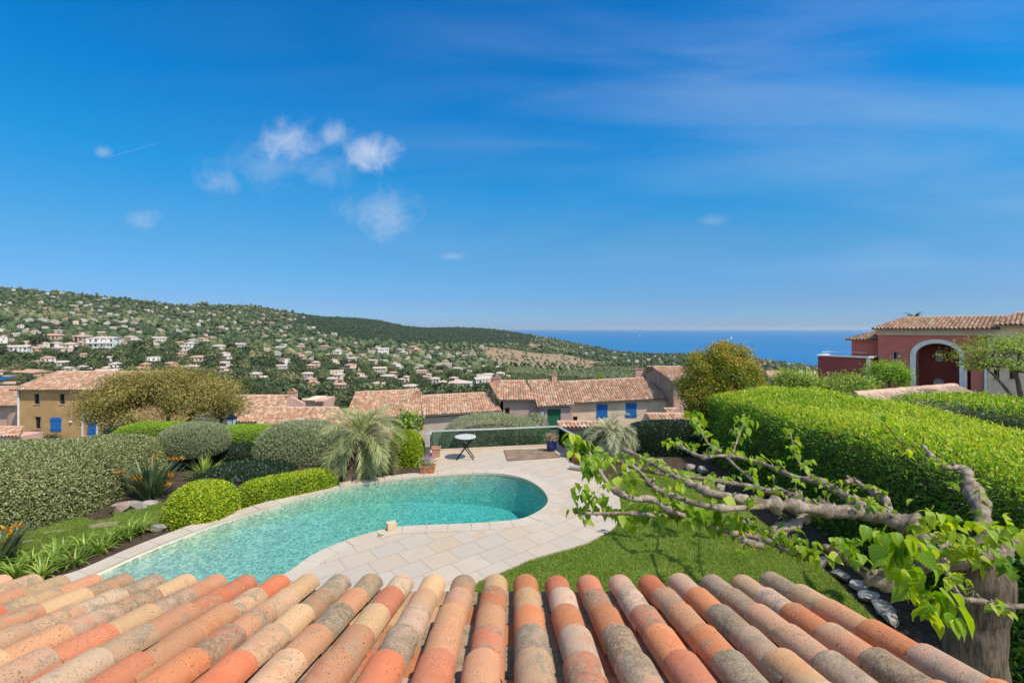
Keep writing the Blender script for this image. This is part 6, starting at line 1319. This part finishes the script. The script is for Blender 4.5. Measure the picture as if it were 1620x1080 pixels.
V2,Fb,Rb = blobs(near,I1*.74,F1,.15,2); mesh_np('crown_cores', V2, Fb, M_wood, wd_, {'rnd': Rb*.6})

# trees one can tell apart: cypresses on the slope, a few between the near houses
def cone_tree(h, r):
    n = 1500; f = rng.random(n)**.8; a = rng.uniform(0,6.28,n); rr_ = r*np.sin(np.pi*np.clip(.08+f*.92,0,1))**.7*rng.uniform(.75,1.05,n); P = np.c_[rr_*np.cos(a),rr_*np.sin(a),f*h]
    return P, np.c_[np.cos(a),np.sin(a),.4+0*a]
P, N = cone_tree(9,1.0); cyp = thing('cypress', 'x', 'tree')
leaves('foliage', P, np.c_[rng.normal(0,.3,(len(P),2)),np.ones(len(P))], N, .75, .3, LF_dark, cyp); b = MB(); b.tube([(0,0,-1.5),(0,0,6)],[.16,.05],6); b.build('trunk', M_bark, cyp)
for i, (px_,py_,hp) in enumerate([(521,552,11),(512,578,13),(605,592,15),(565,594,13),(640,588,10),(182,538,11),(330,556,12),(452,560,11),(690,570,10),(545,600,13),(470,596,13),(735,598,12),(120,548,11),(400,570,12)]):
    o = cyp if i == 0 else copy_tree(cyp); Y_ = float(Yof(px_,py_)); x_ = (px_-810)/F*Y_; o.location = (x_,Y_,float(terrain(x_,Y_))); s_ = hp*Y_/F/9; o.scale = (s_,s_,s_); tag(o,'dark slender cypress among the villas of the wooded slope','tree','cypresses on the slope')
for i, (px_, py_, Y_, rp_, lb, mt) in enumerate([(700,640,75,16,'round green tree just beyond the long house roof',LF_wood),(520,640,62,15,'dark leafy tree above the flat pink house',LF_wood),(430,622,75,16,'dark leafy tree above the stepped tile roofs',LF_wood),
        (395,610,70,16,'round tree just right of the brown tree',LF_wood),(950,598,62,7,'small yellow-green tree top peeping over the peach house ridge',LF_feather),(75,700,30,18,'dark green shrub under the ochre house window',LF_dark),(190,688,30,30,'dark low shrub mass under the brown tree',LF_dark)]):
    c = W(px_,py_,Y_); z0 = float(terrain(c.x,Y_)); rr_ = rp_*Y_/F; clump_tree('tree', lb, 'tree', (c.x,Y_,z0), tuple(c), (rr_,rr_*.8,rr_*.85), 45, 70, rr_*.26, rr_*.12, rr_*.07, mt, [([(c.x,Y_,z0-.3),(c.x,Y_,c.z)],[.16,.08])], seed=40+i)

# mast, boats
Ym = 1480.; xm = px2x(383,Ym); zm = float(terrain(xm,Ym)); t = thing('antenna_mast','slim antenna mast standing on the ridge of the left hill','mast',(xm,Ym,zm)); b = MB()
for sx,sy in ((-.7,-.5),(.7,-.5),(0,.7)): b.bar((xm+sx,Ym+sy,zm-1),(xm+sx*.3,Ym+sy*.3,zm+21),.22)
for k in range(9): z_ = zm+k*2.3; b.bar((xm-.6,Ym-.4,z_),(xm+.6,Ym-.4,z_+2.3),.14)
b.build('lattice', M_iron, t); b = MB(); b.tube([(xm,Ym,zm+21),(xm,Ym,zm+25)],.12,5); b.build('aerial', M_iron, t)
for px_, py_, hp, lb in ((1157,536,4.2,'white sailing boat on the open sea above the photinia'),(1012,532.5,2.6,'tiny distant white sailing boat left of the nearer one')):
    Yb = F*(H+110)/(py_-520); xb = px2x(px_,Yb); h_ = hp*Yb/F; t = thing('sailing_boat', lb, 'boat', (xb,Yb,-110)); L_ = h_*.75; b = MB()
    b.add([(xb-L_/2,Yb,-109+h_*.04),(xb-L_*.3,Yb-L_*.12,-109+h_*.03),(xb+L_*.5,Yb-L_*.09,-109+h_*.03),(xb+L_*.5,Yb+L_*.09,-109+h_*.03),(xb-L_*.3,Yb+L_*.12,-109+h_*.03),(xb-L_*.4,Yb,-110.5),(xb+L_*.45,Yb,-110.5)], [(0,1,2,3,4),(0,5,1),(1,5,6,2),(2,6,3),(3,6,5,4),(4,5,0)]); b.build('hull', M_hull, t)
    b = MB(); b.tube([(xb,Yb,-109),(xb,Yb,-109+h_)],L_*.008,6); b.build('mast', M_alu, t)
    b = MB(); S_ = [(xb+L_*.02,Yb,-109+h_*.1),(xb+L_*.48,Yb+L_*.03,-109+h_*.1),(xb+L_*.02,Yb,-109+h_*.98)]; b.add(S_+[(p[0],p[1]+.15,p[2]) for p in S_], [(0,1,2),(5,4,3),(0,3,4,1),(1,4,5,2),(2,5,3,0)]); b.build('main_sail', M_sail, t)
    b = MB(); S_ = [(xb-L_*.45,Yb,-109+h_*.06),(xb-L_*.04,Yb-L_*.05,-109+h_*.1),(xb-L_*.02,Yb,-109+h_*.85)]; b.add(S_+[(p[0],p[1]+.15,p[2]) for p in S_], [(0,1,2),(5,4,3),(0,3,4,1),(1,4,5,2),(2,5,3,0)]); b.build('fore_sail', M_sail, t)

# ------------------------------------------------------------------ thin sea air
m, t = newmat('sea air'); pv = t.n('ShaderNodeVolumePrincipled'); pv.inputs['Color'].default_value = (.80,.88,.97,1); pv.inputs['Density'].default_value = 2.6e-5; pv.inputs['Anisotropy'].default_value = .2
outp(t, None, pv.outputs[0])
b = MB(); b.box((-140000,-400,-161.5),(140000,131000,175)); hz_ = b.build('haze', m); tag(hz_, kind='stuff')
